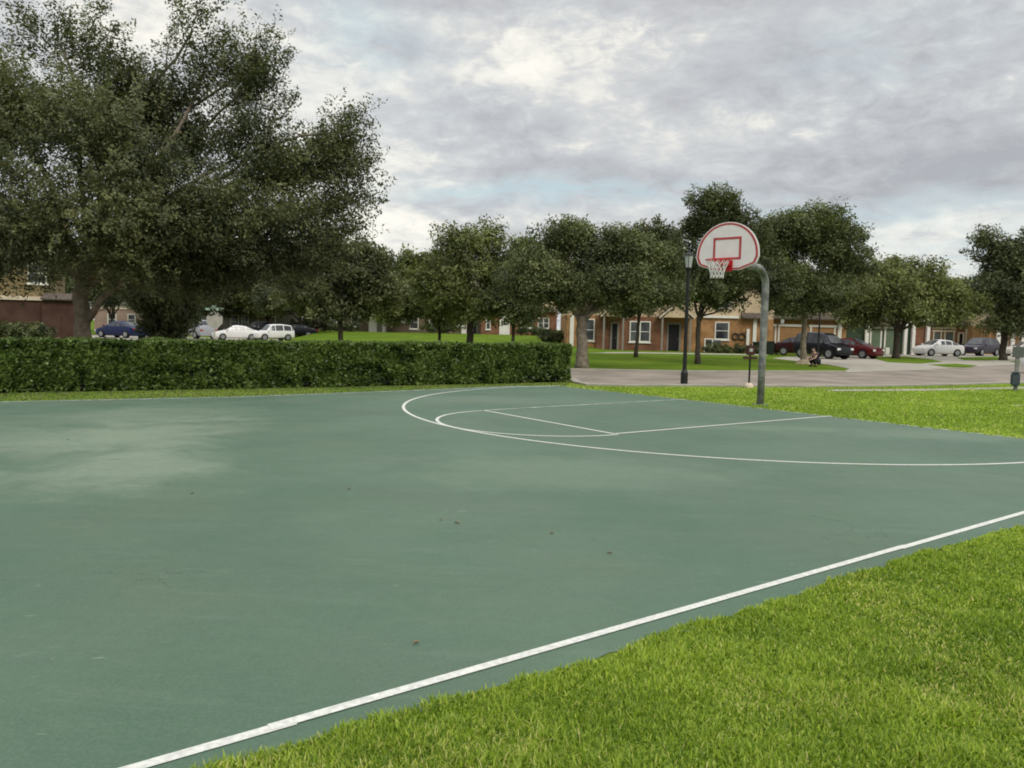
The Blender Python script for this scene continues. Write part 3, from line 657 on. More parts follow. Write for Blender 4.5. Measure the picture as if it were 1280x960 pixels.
# clipped hedge along the far side of the court
A = gnd(-330, 500); B = gnd(0, 491.5); Cc = gnd(400, 484.2); Dd = gnd(713, 477.8)
hroot = thing('hedge', 'long clipped dark green hedge running along the far side of the court', 'hedge', (B.x, B.y, 0))
def hedge_line(s):
    P = [A, B, Cc, Dd]; L = [0]
    for i in range(3): L.append(L[-1]+(P[i+1]-P[i]).length)
    s = s*L[-1]; i = max(j for j in range(3) if L[j] <= s+1e-9); t = (s-L[i])/(L[i+1]-L[i]); return P[i].lerp(P[i+1], t), (P[i+1]-P[i]).normalized(), L[-1]
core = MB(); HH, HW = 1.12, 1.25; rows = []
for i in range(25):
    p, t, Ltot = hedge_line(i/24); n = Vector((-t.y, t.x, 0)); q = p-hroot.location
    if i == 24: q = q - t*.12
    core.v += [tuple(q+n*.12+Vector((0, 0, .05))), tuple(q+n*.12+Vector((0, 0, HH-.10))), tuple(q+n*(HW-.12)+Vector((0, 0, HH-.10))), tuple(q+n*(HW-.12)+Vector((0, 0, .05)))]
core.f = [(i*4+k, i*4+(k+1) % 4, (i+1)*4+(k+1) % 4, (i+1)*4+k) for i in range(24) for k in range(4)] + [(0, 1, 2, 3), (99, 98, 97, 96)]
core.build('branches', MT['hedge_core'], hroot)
rg = np.random.RandomState(40); n = 120000
S = rg.rand(n); side = rg.choice(4, n, p=[.60, .27, .10, .03])
P = np.zeros((n, 3)); 
for i in range(n):
    p, t, _ = hedge_line(S[i] if side[i] != 3 else 1.0); nn = Vector((-t.y, t.x, 0))
    if side[i] == 0: q = p + nn*abs(rg.randn())*.06; z = .03+rg.rand()*(HH-.03)
    elif side[i] == 1: q = p + nn*rg.rand()*HW; z = HH-abs(rg.randn())*.05
    elif side[i] == 2: q = p + nn*(HW-abs(rg.randn())*.06); z = .03+rg.rand()*HH
    else: q = p + nn*rg.rand()*HW - t*abs(rg.randn())*.06; z = .03+rg.rand()*HH
    P[i] = (q.x, q.y, z)
lump = vnoise(P[:, 0]*1.0+P[:, 1]*.3+90, P[:, 2]+90, .28, 5)
nh = Vector((.515, -.857, 0)); out = np.where(side == 0, 1, 0)*(lump-.5)*.13
P[:, 0] += nh.x*out; P[:, 1] += nh.y*out; P[:, 2] += np.where(side == 1, (lump-.5)*.09+ (vnoise(P[:, 0]+40, P[:, 1]+40, 1.4, 6)-.5)*.05, 0)
keep = (lump > .26) | (rg.rand(n) < .25)
low = (P[:, 2] < .14) & (rg.rand(n) < .55); keep &= ~low
P, lump, sd_ = P[keep], lump[keep], side[keep]
P -= np.array(hroot.location)
V, F = leaf_cards(P, .35, .105, rg, .62)
ti = np.clip(.32+.55*(lump-.45)+rg.randn(len(P))*.24, 0, .86); ti[rg.rand(len(P)) < .015] = 1
np_mesh('foliage', V, F, MT['hedge'], hroot, ti)

# ------------------------------------------------------------------ buildings
def hit(px, py, org, ang):
    """local x, z on a facade standing at org with heading ang"""
    d = ray(px, py); ax = Vector((math.cos(ang), math.sin(ang), 0)); nn = Vector((-math.sin(ang), math.cos(ang), 0))
    o = Vector((org[0], org[1], 0)); t = (o-Vector((0, 0, 0))).dot(nn)/Vector((d.x, d.y, 0)).dot(nn)
    p = Vector((d.x*t, d.y*t, EYE+d.z*t)); return (p-o).dot(ax), p.z
class House:
    def __init__(s, name, label, org, ang, W, Dp, H1, H2, low, up, roof, base=None, group=None, ridge=2.6, upper_set=0.0):
        s.z0 = gz(org[0], org[1]) if base is None else base
        s.org, s.ang = org, ang
        s.r = thing(name, label, 'building', (org[0], org[1], s.z0), ang, group)
        MB().box(0, W, 0, Dp, -.4, H1).build('wall', MT[low], s.r)
        if H2 > H1:
            MB().box(.003, W-.003, upper_set, Dp-.003, H1+.001, H2).build('upper_wall', MT[up], s.r)
        o = .45; x0, x1, y0, y1 = -o, W+o, upper_set-o, Dp+o; m = (y1-y0)/2
        mb = MB(); z = H2+.002; rd = z+ridge
        hx = min(m, (x1-x0)/2-.1)
        mb.add([(x0, y0, z), (x1, y0, z), (x1, y1, z), (x0, y1, z), (x0+hx, y0+m, rd), (x1-hx, y0+m, rd), (x0, y0, z+.18), (x1, y0, z+.18), (x1, y1, z+.18), (x0, y1, z+.18)],
               [(0, 3, 2, 1), (0, 1, 7, 6), (1, 2, 8, 7), (2, 3, 9, 8), (3, 0, 6, 9), (6, 7, 5, 4), (7, 8, 5), (8, 9, 4, 5), (9, 6, 4)])
        mb.build('roof', MT[roof], s.r)
        s.W, s.H1, s.H2, s.us = W, H1, H2, upper_set
    def win(s, x0, x1, z0, z1, y=0.0, trim='white', bars=1, gl='glass'):
        fw = .09; f = MB().box(x0, x0+fw, y-.07, y-.002, z0, z1).box(x1-fw, x1, y-.07, y-.002, z0, z1).box(x0+fw, x1-fw, y-.07, y-.002, z1-fw, z1).box(x0+fw, x1-fw, y-.07, y-.002, z0, z0+fw)
        if bars:
            zm = (z0+z1)/2; f.box(x0+fw, x1-fw, y-.05, y-.004, zm-.025, zm+.025)
            if x1-x0 > 1.3: xm = (x0+x1)/2; f.box(xm-.05, xm+.05, y-.056, y-.003, z0+fw, z1-fw)
        w_ = MB().box(x0+fw, x1-fw, y-.030, y-.006, z0+fw, z1-fw).build('window', MT[gl], s.r)
        f.build('frame', MT[trim], w_)
        MB().box(x0-.08, x1+.08, y-.11, y-.003, z0-.10, z0-.002).build('sill', MT[trim], w_)
        return w_
    def door(s, x0, x1, z1, y=0.0, trim='grey', col='ddoor', fw=.16):
        d_ = MB().box(x0+fw, x1-fw, y-.04, y-.004, .02, z1-fw).build('door', MT[col], s.r)
        MB().box(x0, x0+fw, y-.08, y-.002, 0, z1).box(x1-fw, x1, y-.08, y-.002, 0, z1).box(x0+fw, x1-fw, y-.08, y-.002, z1-fw, z1).build('frame', MT[trim], d_)
        MB().tube([(x1-fw-.1, y-.09, 1.0), (x1-fw-.1, y-.04, 1.0)], .03, 6).build('handle', MT['steel'], d_)
        return d_
    def garage(s, x0, x1, z1, y=0.0, trim='white', col='orange_door', fw=.14):
        mb = MB(); n = 4; hh = (z1-fw)/n
        for k in range(n): mb.box(x0+fw, x1-fw, y-.035, y-.004, k*hh+.015, (k+1)*hh-.015)
        mb.box(x0+fw, x1-fw, y-.022, y-.003, 0, z1-fw)
        d_ = mb.build('garage_door', MT[col], s.r)
        MB().box(x0, x0+fw, y-.07, y-.002, 0, z1).box(x1-fw, x1, y-.07, y-.002, 0, z1).box(x0-.1, x1+.1, y-.09, y-.001, z1-.001, z1+.2).build('frame', MT[trim], d_)
        return d_
    def trim(s, x0, x1, y0, y1, z0, z1, m='white', name='trim'): return MB().box(x0, x1, y0, y1, z0, z1).build(name, MT[m], s.r)
    def gable(s, x0, x1, z0, z1, out=1.3, y=0.0, roof='roof', board='cream', face='tan'):
        xm = (x0+x1)/2
        MB().prism([(x0+.15, z0), (x1-.15, z0), (xm, z1-.12)], y-out+.12, y-.003).build('gable', MT[face], s.r)
        mb = MB(); t = .12
        for a, b_ in (((x0-.15, z0-.08), (xm, z1)), ((xm, z1), (x1+.15, z0-.08))):
            mb.prism([a, b_, (b_[0], b_[1]+t), (a[0], a[1]+t)], y-out, y-.003)
        p = mb.build('porch_roof', MT[roof], s.r)
        mb = MB()
        for a, b_ in (((x0-.18, z0-.12), (xm, z1-.04)), ((xm, z1-.04), (x1+.18, z0-.12))):
            mb.prism([a, b_, (b_[0], b_[1]+.17), (a[0], a[1]+.17)], y-out-.04, y-out-.003)
        mb.build('bargeboard', MT[board], p)
        for xx in (x0+.12, x1-.12): MB().box(xx-.07, xx+.07, y-out+.14, y-out+.28, 0, z0).build('porch_post', MT['grey'], s.r)
    def pent(s, x0, x1, z, h=.6, out=.6, y=0.0, m='roof'):
        MB().add([(x0, y-out, z), (x1, y-out, z), (x1, y-out, z+.1), (x0, y-out, z+.1), (x0, y-.003, z+h), (x1, y-.003, z+h), (x0, y-.003, z), (x1, y-.003, z)],
                 [(0, 1, 2, 3), (3, 2, 5, 4), (0, 6, 7, 1), (0, 3, 4, 6), (1, 7, 5, 2), (6, 4, 5, 7)]).build('pent_roof', MT[m], s.r)
    def lx(s, px, py=420, y=0.0):
        d = Vector((-math.sin(s.ang), math.cos(s.ang))); o = (s.org[0]+d.x*y, s.org[1]+d.y*y); return hit(px, py, o, s.ang)[0]
    def lz(s, px, py, y=0.0):
        d = Vector((-math.sin(s.ang), math.cos(s.ang))); o = (s.org[0]+d.x*y, s.org[1]+d.y*y); return hit(px, py, o, s.ang)[1]-s.z0

# orange brown townhouse behind the hoop
o = at(708, 430, 66)
h = House('townhouse', 'orange brown brick townhouse row with gabled porches and white windows behind the hoop', (o.x, 66), 0, 17.4, 9, 2.85, 5.6, 'orange', 'tan', 'roof', base=0.0)
X_ = lambda px: h.lx(px)
h.trim(X_(712), X_(717), -.10, -.001, 0, 2.8)
MB().box(X_(745), X_(832), -.30, -.004, -.2, 2.80).build('brick_panel', MT['brick'], h.r)
h.win(X_(724), X_(743), .70, 2.55); h.win(X_(786), X_(812), .70, 2.45, y=-.301); h.win(X_(893), X_(911), 1.05, 2.55)
h.door(X_(762), X_(773), 2.35, y=-.301); h.door(X_(833), X_(851), 2.40)
h.gable(X_(750), X_(777), 2.80, 3.75, 1.5, y=-.302); h.gable(X_(822), X_(860), 2.80, 3.95, 1.5)
h.trim(X_(878), X_(922), -.16, -.001, 2.86, 3.06)
h.win(X_(735), X_(752), 3.7, 5.0); h.win(X_(788), X_(806), 3.7, 5.0); h.win(X_(893), X_(911), 3.7, 5.0)
h.trim(X_(940.5), X_(945), -.12, -.001, 0, 2.84); h.trim(X_(932), X_(935.5), -.30, -.16, 0, 2.0, 'white', 'porch_post')
h.pent(X_(925), X_(957), 2.86, .5, .5)
for px in (919, 927):
    w_ = MB().ring((X_(px), -.06, 1.35), .26, .07, 'y', 16, 6).build('wreath', MT['bark_d'], h.r)
# garage block
o = at(957, 430, 67.5)
h = House('garage_townhouse', 'tan upper storey over orange garage doors with white trim, behind the black van', (o.x, 67.5), 0, 6.9, 9, 2.9, 5.7, 'orange', 'tan', 'roof', base=0.0)
X_ = lambda px: h.lx(px)
h.garage(X_(958), X_(970), 2.3, col='orange_door'); h.garage(X_(972), X_(1006), 2.3); h.garage(X_(1012), X_(1044), 2.3)
h.pent(0.0, h.W, 2.92, .55, .55)
h.trim(X_(1046.5), X_(1051), -.14, -.001, 0, 2.9); h.win(X_(980), X_(992), 3.8, 5.0); h.win(X_(1020), X_(1033), 3.8, 5.0)
for px in (974, 1050):
    l_ = MB().box(X_(px)-.14, X_(px)+.14, -.66, -.46, 2.55, 2.88).build('wall_lantern', MT['lantern'], h.r)
# green garages
o = at(1057, 430, 72)
h = House('green_townhouse', 'dark green townhouse with pale green garage doors and white trim on the right', (o.x, 72), R(4), 7.75, 9, 3.2, 6.0, 'green_wall', 'greyb', 'roof_g', base=0.0, ridge=2.7)
X_ = lambda px: h.lx(px)
h.trim(X_(1057), X_(1082), -.12, -.001, 3.0, 3.22); h.trim(X_(1079.5), X_(1084), -.30, -.121, 0, 3.35, 'white', 'pillar')
h.garage(X_(1087), X_(1102), 2.35, col='green_door'); h.garage(X_(1105), X_(1124), 2.35, col='green_door')
h.pent(X_(1085), X_(1128), 2.62, .6, .5)
for px in (1130, 1140, 1158): h.trim(X_(px)-.14, X_(px)+.14, -.32, -.05, 0, 3.0, 'white', 'pillar')
h.trim(X_(1130), X_(1158), -.34, -.06, 3.0, 3.2); h.trim(X_(1104)-.18, X_(1104)+.18, -.9, -.6, 0, .62, 'white', 'pedestal')
h.win(X_(1108), X_(1120), 3.9, 5.2); h.win(X_(1066), X_(1078), 3.9, 5.2)
MB().box(X_(1141.5), X_(1156), -.02, -.003, .0, 2.9).build('recess', MT['brick'], h.r)
# red and tan row at the right
o = at(1161, 430, 88)
h = House('red_townhouse', 'row of red brown and tan townhouses with cream window trim behind the white coupe', (o.x, 88), R(-6), 9.6, 9, 3.0, 6.0, 'brick', 'tan', 'roof_g', base=0.0, ridge=2.6)
X_ = lambda px: h.lx(px)
for a, b_ in ((1166, 1177), (1180, 1193)):
    h.garage(X_(a), X_(b_), 2.3, col='ac', trim='cream'); h.trim(X_(a)-.1, X_(b_)+.1, -.14, -.001, 2.62, 2.85, 'cream')
h.door(X_(1197), X_(1205), 2.3, trim='cream'); h.trim(X_(1208)-.2, X_(1208)+.2, -.3, -.05, 0, 3.1, 'cream', 'pillar'); h.win(X_(1214), X_(1228), 1.0, 2.5, trim='cream'); h.pent(X_(1162), X_(1242), 3.02, .5, .5)
for a, b_ in ((1168, 1176), (1184, 1192), (1206, 1214), (1222, 1232)): h.win(X_(a), X_(b_), 3.9, 5.2, trim='cream')
o = at(1236, 430, 82)
h = House('tan_townhouse', 'orange and tan townhouse with white pillars by the right edge of the picture', (o.x, 82), R(-8), 14, 9, 3.0, 6.0, 'orange', 'tan', 'roof_g', base=0.0, ridge=2.6)
X_ = lambda px: h.lx(px)
for px in (1246, 1264, 1277): h.trim(X_(px)-.16, X_(px)+.16, -.5, -.2, 0, 3.0, 'white', 'pillar')
h.garage(X_(1249), X_(1261), 2.3, col='ddoor', trim='cream'); h.garage(X_(1266), X_(1275), 2.3, col='orange_door', trim='cream'); h.garage(X_(1280), X_(1298), 2.3, trim='cream')
h.pent(X_(1240), X_(1330), 3.02, .5, .6)
for px in (1240, 1258, 1276): h.win(X_(px), X_(px+9), 3.9, 5.2, trim='white')
# olive row beyond the lawn
o = at(392, 415, 97)
h = House('olive_townhouse', 'olive brown townhouse row with a white entrance beyond the centre left lawn', (o.x, 97), 0, 13.4, 9, 2.9, 5.7, 'olive', 'greyb', 'roof', ridge=2.5)
X_ = lambda px: h.lx(px)
h.win(X_(413), X_(421), .6, 2.2); h.win(X_(439), X_(448), .6, 2.2)
h.trim(X_(463), X_(483), -1.2, -.004, 0, 2.55, 'white', 'porch'); h.door(X_(472), X_(481), 2.2, y=-1.201, trim='white', col='greyb', fw=.1)
h.win(X_(496), X_(507), 1.3, 2.4); h.win(X_(512), X_(523), .5, 2.1)
for px in (420, 450, 480, 508): h.win(X_(px), X_(px+9), 3.7, 5.0)
o = at(528, 415, 99)
h = House('brown_townhouse', 'dark brown townhouse row with white windows and pillar behind the centre lawn', (o.x, 99), 0, 7.6, 9, 2.9, 5.7, 'olive', 'tan', 'roof', ridge=2.5)
X_ = lambda px: h.lx(px)
h.win(X_(536), X_(543), .8, 2.2); h.win(X_(555), X_(565), .8, 2.2); h.trim(X_(577), X_(583), -.5, -.004, 0, 2.6, 'white', 'pillar'); h.win(X_(568), X_(574), .8, 2.2)
h.win(X_(545), X_(554), 3.7, 5.0); h.win(X_(580), X_(589), 3.7, 5.0); h.door(X_(590), X_(597), 2.3)
o = at(601, 415, 97)
h = House('redbrown_townhouse', 'red brown townhouse with a bright white door, left of the large spreading oak', (o.x, 97), 0, 9.4, 9, 2.9, 5.7, 'brick', 'tan', 'roof', ridge=2.5)
X_ = lambda px: h.lx(px)
h.win(X_(607), X_(613), .6, 2.2); h.door(X_(624), X_(637), 2.4, trim='white', col='white', fw=.12); h.win(X_(650), X_(666), .9, 2.2); h.win(X_(672), X_(686), .9, 2.2)
h.win(X_(614), X_(624), 3.7, 5.0); h.win(X_(655), X_(665), 3.7, 5.0); h.pent(X_(600), X_(695), 2.92, .5, .5)
# maroon building at the left edge
o = at(-160, 430, 50)
h = House('maroon_townhouse', 'maroon ground floor and tan shingled upper storey at the far left edge', (o.x, 50), R(20), hit(57, 400, (o.x, 50), R(20))[0], 7, 2.85, 5.9, 'maroon', 'shake', 'roof', base=-.1)
X_ = lambda px: h.lx(px)
h.trim(-.05, X_(56), -.14, -.001, 2.86, 3.12, 'cream'); h.win(X_(36), X_(60), 4.0, 5.4)
h.win(X_(-60), X_(-36), 4.0, 5.4)
MB().box(X_(57), X_(97), -.9, -.004, -.2, 2.9).build('entry_block', MT['maroon'], h.r)
MB().box(X_(62), X_(80), -.96, -.902, .1, 1.9).build('panel', MT['maroon'], h.r); h.pent(X_(56), X_(98), 2.9, .5, 1.2)
# far left houses
o = at(118, 412, 96)
h = House('pink_townhouse', 'pinkish stucco townhouse seen through the gap above the blue car', (o.x, 96), 0, 9.0, 9, 2.9, 5.7, 'pinkb', 'greyb', 'roof', base=0.0)
X_ = lambda px: h.lx(px)
h.win(X_(160), X_(170), .9, 2.3); h.win(X_(135), X_(146), .9, 2.3); h.trim(-.1, h.W, -.1, -.001, 2.86, 3.05, 'cream')
o = at(212, 412, 98)
h = House('grey_townhouse', 'grey beige townhouse row with white trim behind the white cars', (o.x, 98), 0, 18.0, 9, 2.9, 5.7, 'greyb', 'olive', 'roof', base=0.0)
X_ = lambda px: h.lx(px)
for a, b_ in ((225, 231), (241, 250), (288, 299), (302, 311), (377, 385)): h.win(X_(a), X_(b_), .8, 2.5)
h.door(X_(233), X_(239), 2.3, trim='white'); h.pent(X_(280), X_(345), 2.92, .5, .8); h.garage(X_(322), X_(345), 2.3, col='pinkb')

# low dark shrubs along the far houses
def shrub(px, py, D, w_, hh, label, seed, group='low clipped shrubs in front of the far houses', mat_='oak_d', leaf=.16, n=60):
    b = at(px, py, D); z = gz(b.x, D)
    L = [(Vector((b.x+(k-1)*w_*.3, D, z+hh*.5)), (w_*.3, .5, hh*.5), 1) for k in range(3)]
    rt = tree('shrub', label, (b.x, D), .04, hh*.3, L, n, 40, leaf, seed, MT['bark_d'], MT[mat_], group=group, sprig=.25, spread=.16, cat='shrub', twigs=6, hole=.1, nsub=0)
    for c in rt.children:
        if c.name.startswith('crown'): c.name = 'foliage'
        elif c.name.startswith('trunk'): c.name = 'stems'
    return rt
shrub(552, 417, 93, 4.4, 1.3, 'dark shrub row before the dark brown townhouse', 61, n=150)
shrub(667, 417, 92, 3.6, 1.0, 'dark shrub row right of the bright white door', 62, n=120)
shrub(428, 416, 92, 3.4, .9, 'dark shrub row left of the white entrance', 63, n=120)
shrub(693, 425, 70, 2.2, 1.0, 'dark shrub at the left corner of the orange townhouse', 64, n=90)
shrub(915, 441, 63, 4.2, .55, 'low green shrub row under the two wreaths of the orange townhouse', 65, n=110, mat_='oak_a')
shrub(390, 412, 88, 4.4, 1.4, 'dark shrub row right of the white hatchback', 66, n=150)
shrub(30, 424, 50, 3.2, 1.2, 'dark shrub against the maroon building', 67, n=110)

# ------------------------------------------------------------------ basketball hoop
PB = Vector((5.60, 17.50, 0)); BC = Vector((4.31, 16.02, 0)); dn = (BC-PB).normalized(); ang = math.atan2(dn.y, dn.x)-math.pi/2
root = thing('basketball_hoop', 'outdoor basketball hoop with red-rimmed fan backboard on a curved grey pole', 'basketball hoop', PB, ang)
arm = (BC-PB).length      # local +y points from pole to board
mb = MB(); P = [(0, 0, -.1), (0, 0, 1.0), (0, 0, 2.0), (0, 0, 2.62)]
for k in range(1, 10):
    a = math.pi/2*k/9; P.append((0, .48*(1-math.cos(a)), 2.62+.42*math.sin(a)))
P += [(0, arm*.55, 3.05), (0, arm-.22, 3.06)]
mb.tube(P, .078, 16); mb.build('pole', MT['pole'], root, smooth=True)
MB().tube([(0, 0, -.02), (0, 0, .02)], .17, 20).build('base_collar', MT['pole'], root)
def fan(s=1.0, n=28):
    """fan outline, 1.37 wide and 0.97 tall, centred on the target; bottom lip at z=0"""
    Q = []
    hw = .685*s
    Q.append((-.30*s, .0)); Q.append((.30*s, .0)); Q.append((hw*.92, .12*s)); Q.append((hw, .25))
    for k in range(n+1):
        a = math.pi*k/n; Q.append((hw*math.cos(a), .30+.67*s*math.sin(a)))
    Q.append((-hw, .25)); Q.append((-hw*.92, .12*s)); return Q
Zb = 2.875
def shift(Q, dz): return [(x, z+dz) for x, z in Q]
MB().prism(shift(fan(), Zb), arm-.035, arm).build('backboard', MT['board'], root, bevel=.004)
bb = [o for o in root.children if o.name.startswith('backboard')][0]
# red border stripe, a ribbon set into the front face
def ribbon(Qo, Qi, y0, y1):
    n = len(Qo); vs = [(x, y1, z) for x, z in Qo]+[(x, y1, z) for x, z in Qi]+[(x, y0, z) for x, z in Qo]+[(x, y0, z) for x, z in Qi]; fs = []
    for i in range(n):
        j = (i+1) % n; fs += [(i, j, n+j, n+i), (2*n+i, 3*n+i, 3*n+j, 2*n+j), (i, 2*n+i, 2*n+j, j), (n+i, n+j, 3*n+j, 3*n+i)]
    return MB().add(vs, fs)
def scaleQ(Q, k, c=(0, .42)): return [(c[0]+(x-c[0])*k, c[1]+(z-c[1])*k) for x, z in Q]
ribbon(shift(scaleQ(fan(), .965), Zb), shift(scaleQ(fan(), .90), Zb), arm-.002, arm+.004).build('border_stripe', MT['red'], bb)
mb = MB(); t = .045; x0, x1, z0, z1 = -.305, .305, Zb+.21, Zb+.665
mb.box(x0, x1, arm+.001, arm+.005, z1-t, z1).box(x0, x1, arm+.001, arm+.005, z0, z0+t).box(x0, x0+t, arm+.001, arm+.005, z0+t, z1-t).box(x1-t, x1, arm+.001, arm+.005, z0+t, z1-t)
mb.build('target_square', MT['red'], bb)
rz = 3.05; rc = arm+.40
rr = MB().ring((0, rc, rz), .2286, .0125, 'z', 40, 8).build('rim', MT['rim'], root, smooth=True)
MB().box(-.09, .09, arm+.006, arm+.19, rz-.09, rz+.012).box(-.14, .14, arm+.006, arm+.03, rz-.20, rz+.02).build('rim_bracket', MT['rim'], root, bevel=.006)
mb = MB()
for s_ in (-1, 1): mb.tube([(s_*.11, arm+.02, rz-.14), (s_*.16, arm+.22, rz-.012)], .008, 6)
mb.build('rim_brace', MT['rim'], root)
mb = MB().box(-.10, .10, arm-.24, arm-.036, 2.98, 3.14).tube([(0, arm-.2, 3.0), (-.32, arm-.04, 2.93)], .02, 8).tube([(0, arm-.2, 3.0), (.32, arm-.04, 2.93)], .02, 8).tube([(0, arm-.2, 3.1), (-.32, arm-.04, 3.5)], .018, 8).tube([(0, arm-.2, 3.1), (.32, arm-.04, 3.5)], .018, 8)
mb.box(-.36, .36, arm-.065, arm-.037, 2.885, 2.945)
mb.build('mounting_bracket', MT['red'], root)
mb = MB(); n = 12; lev = [(0, .225), (.10, .195), (.18, .155), (.27, .13), (.36, .125)]
for k in range(n):
    for sgn in (1, -1):
        P = []
        for i, (dz_, r_) in enumerate(lev):
            a = 2*math.pi*(k+sgn*i*.5)/n; P.append((r_*math.cos(a), rc+r_*math.sin(a), rz-dz_))
        mb.tube(P, .009, 4)
mb.build('net', MT['net'], root)

# ------------------------------------------------------------------ lamp posts and small posts
def lamp(label, px, py, D, H, seed):
    b = at(px, py, D); rt = thing('street_lamp', label, 'street lamp', (b.x, D, 0), R(20), 'black lantern street lamps')
    MB().tube([(0, 0, -.05), (0, 0, .35), (0, 0, .45), (0, 0, H-.62), (0, 0, H-.5)], [.11, .11, .062, .052, .085], 12).build('post', MT['black'], rt, smooth=False)
    lt = MB(); 
    lt.tube([(0, 0, H-.49), (0, 0, H-.12)], [.10, .155], 6); l_ = lt.build('lantern', MT['lantern'], rt)
    c = MB()
    for k in range(6):
        a = math.pi/3*k; c.tube([(.103*math.cos(a), .103*math.sin(a), H-.49), (.158*math.cos(a), .158*math.sin(a), H-.12)], .009, 4)
    c.tube([(0, 0, H-.50), (0, 0, H-.48)], .12, 6)
    c.build('cage', MT['black'], l_)
    MB().tube([(0, 0, H-.12), (0, 0, H-.09), (0, 0, H-.01), (0, 0, H+.03), (0, 0, H+.07)], [.18, .17, .05, .03, .01], 6).build('cap', MT['black'], rt)
    return rt
lamp('tall black lamp post with a pale lantern at the road edge left of the backboard', 855, 480, 24.07, 4.05, 1)
lamp('black lamp post rising behind the black van, nearer the townhouses', 1022, 450, 52, 4.6, 2)
b = gnd(936, 485.5)
rt = thing('small_post', 'thin black post with a small dark maroon box and pale footing near the goal post', 'post', (b.x, b.y, 0))
MB().tube([(0, 0, .0), (0, 0, 1.30)], .028, 8).build('post', MT['black'], rt)
MB().box(-.12, .12, -.07, .07, .98, 1.26).build('box', MT['maroon_box'], rt, bevel=.02)
MB().box(-.045, .045, -.078, -.071, 1.08, 1.17).build('label_plate', MT['lantern'], rt)
MB().box(-.19, .19, -.08, .08, .86, .93).build('shelf', MT['maroon_box'], rt, bevel=.01)
MB().tube([(0, 0, -.05), (0, 0, .10), (0, 0, .16)], [.14, .13, .07], 12).build('footing', MT['cream'], rt, smooth=True)
b = gnd(1269, 489)
rt = thing('waste_station_post', 'grey green square post carrying a dark box at the right edge', 'post', (b.x, b.y, 0), R(-20))
MB().box(-.05, .05, -.05, .05, -.05, 1.40).build('post', MT['pole'], rt, bevel=.005)
MB().box(-.17, .07, -.21, -.052, .18, .56).build('box', MT['bluegrey'], rt, bevel=.03)
MB().box(-.16, .06, -.215, -.06, .561, .60).build('lid', MT['bluegrey'], rt, bevel=.01)
MB().box(-.16, .16, -.075, -.052, 1.05, 1.38).build('notice_plate', MT['ac'], rt)
# stop sign seen from behind
b = at(268, 400, 38)
rt = thing('stop_sign', 'octagonal road sign seen from behind with pale street name blades above the hedge', 'road sign', (b.x, 38, 0), R(6))
zc = b.z
MB().box(-.035, .035, -.02, .02, -.05, zc+.62).build('post', MT['steel'], rt)
MB().prism([(.41*math.cos(math.pi/8+k*math.pi/4), zc+.41*math.sin(math.pi/8+k*math.pi/4)) for k in range(8)], .021, .027).build('sign_plate', MT['steel'], rt)
MB().box(-.42, .42, -.008, -.002, zc+.47, zc+.60).build('street_name_blade', MT['sgreen'], rt)
MB().box(-.006, .0, -.42, .42, zc+.61, zc+.74).build('street_name_blade', MT['sgreen'], rt)

# air conditioner, bins, white box by the garages
b = at(891, 440, 64.6)
rt = thing('air_conditioner', 'grey outdoor air conditioner cabinet against the orange townhouse wall', 'air conditioner', (b.x, 64.6, 0))
MB().box(-.55, .55, -.45, .45, 0, 1.02).build('cabinet', MT['ac'], rt, bevel=.03)
mb = MB()
for k in range(7): mb.box(-.50, .50, -.475, -.452, .15+k*.11, .19+k*.11)
mb.build('grille', MT['black'], rt)
rt2 = thing('white_gate', 'small white frame standing left of the air conditioner', 'gate', (at(884, 438, 64.3).x, 63.9, 0))
MB().box(-.35, -.27, 0, .06, 0, 1.15).box(.27, .35, 0, .06, 0, 1.15).box(-.27, .27, 0, .06, 1.07, 1.15).build('frame', MT['white'], rt2)
MB().box(-.27, .27, .01, .05, .5, .57).build('crossbar', MT['white'], rt2)
def wbin(label, px, D, mt, s=1.0, rz=0):
    b = at(px, 440, D); rt = thing('wheelie_bin', label, 'bin', (b.x, D, 0), rz, 'bins beside the garages')
    v = [(-.22, -.22, .06), (.22, -.22, .06), (.22, .25, .06), (-.22, .25, .06), (-.29, -.30, 1.0), (.29, -.30, 1.0), (.29, .34, 1.0), (-.29, .34, 1.0)]
    v = [tuple(c*s for c in p) for p in v]
    MB().add(v, [(0, 3, 2, 1), (4, 5, 6, 7), (0, 1, 5, 4), (1, 2, 6, 5), (2, 3, 7, 6), (3, 0, 4, 7)]).build('body', MT[mt], rt, bevel=.02)
    MB().box(-.31*s, .31*s, -.33*s, .37*s, 1.003*s, 1.06*s).build('lid', MT[mt], rt, bevel=.02)
    for sx in (-1, 1): MB().tube([(sx*.20, .26, .10), (sx*.27, .26, .10)], .10, 10).build('wheel', MT['tyre'], rt)
wbin('dark green wheelie bin just right of the goal post base', 962, 60, 'bin')
wbin('dark wheelie bin left of the goal post near the white trim corner', 946, 64, 'bin', .9, R(8))
wbin('white lidded bin between the goal post and the black van', 969, 61, 'white', .85, R(-5))

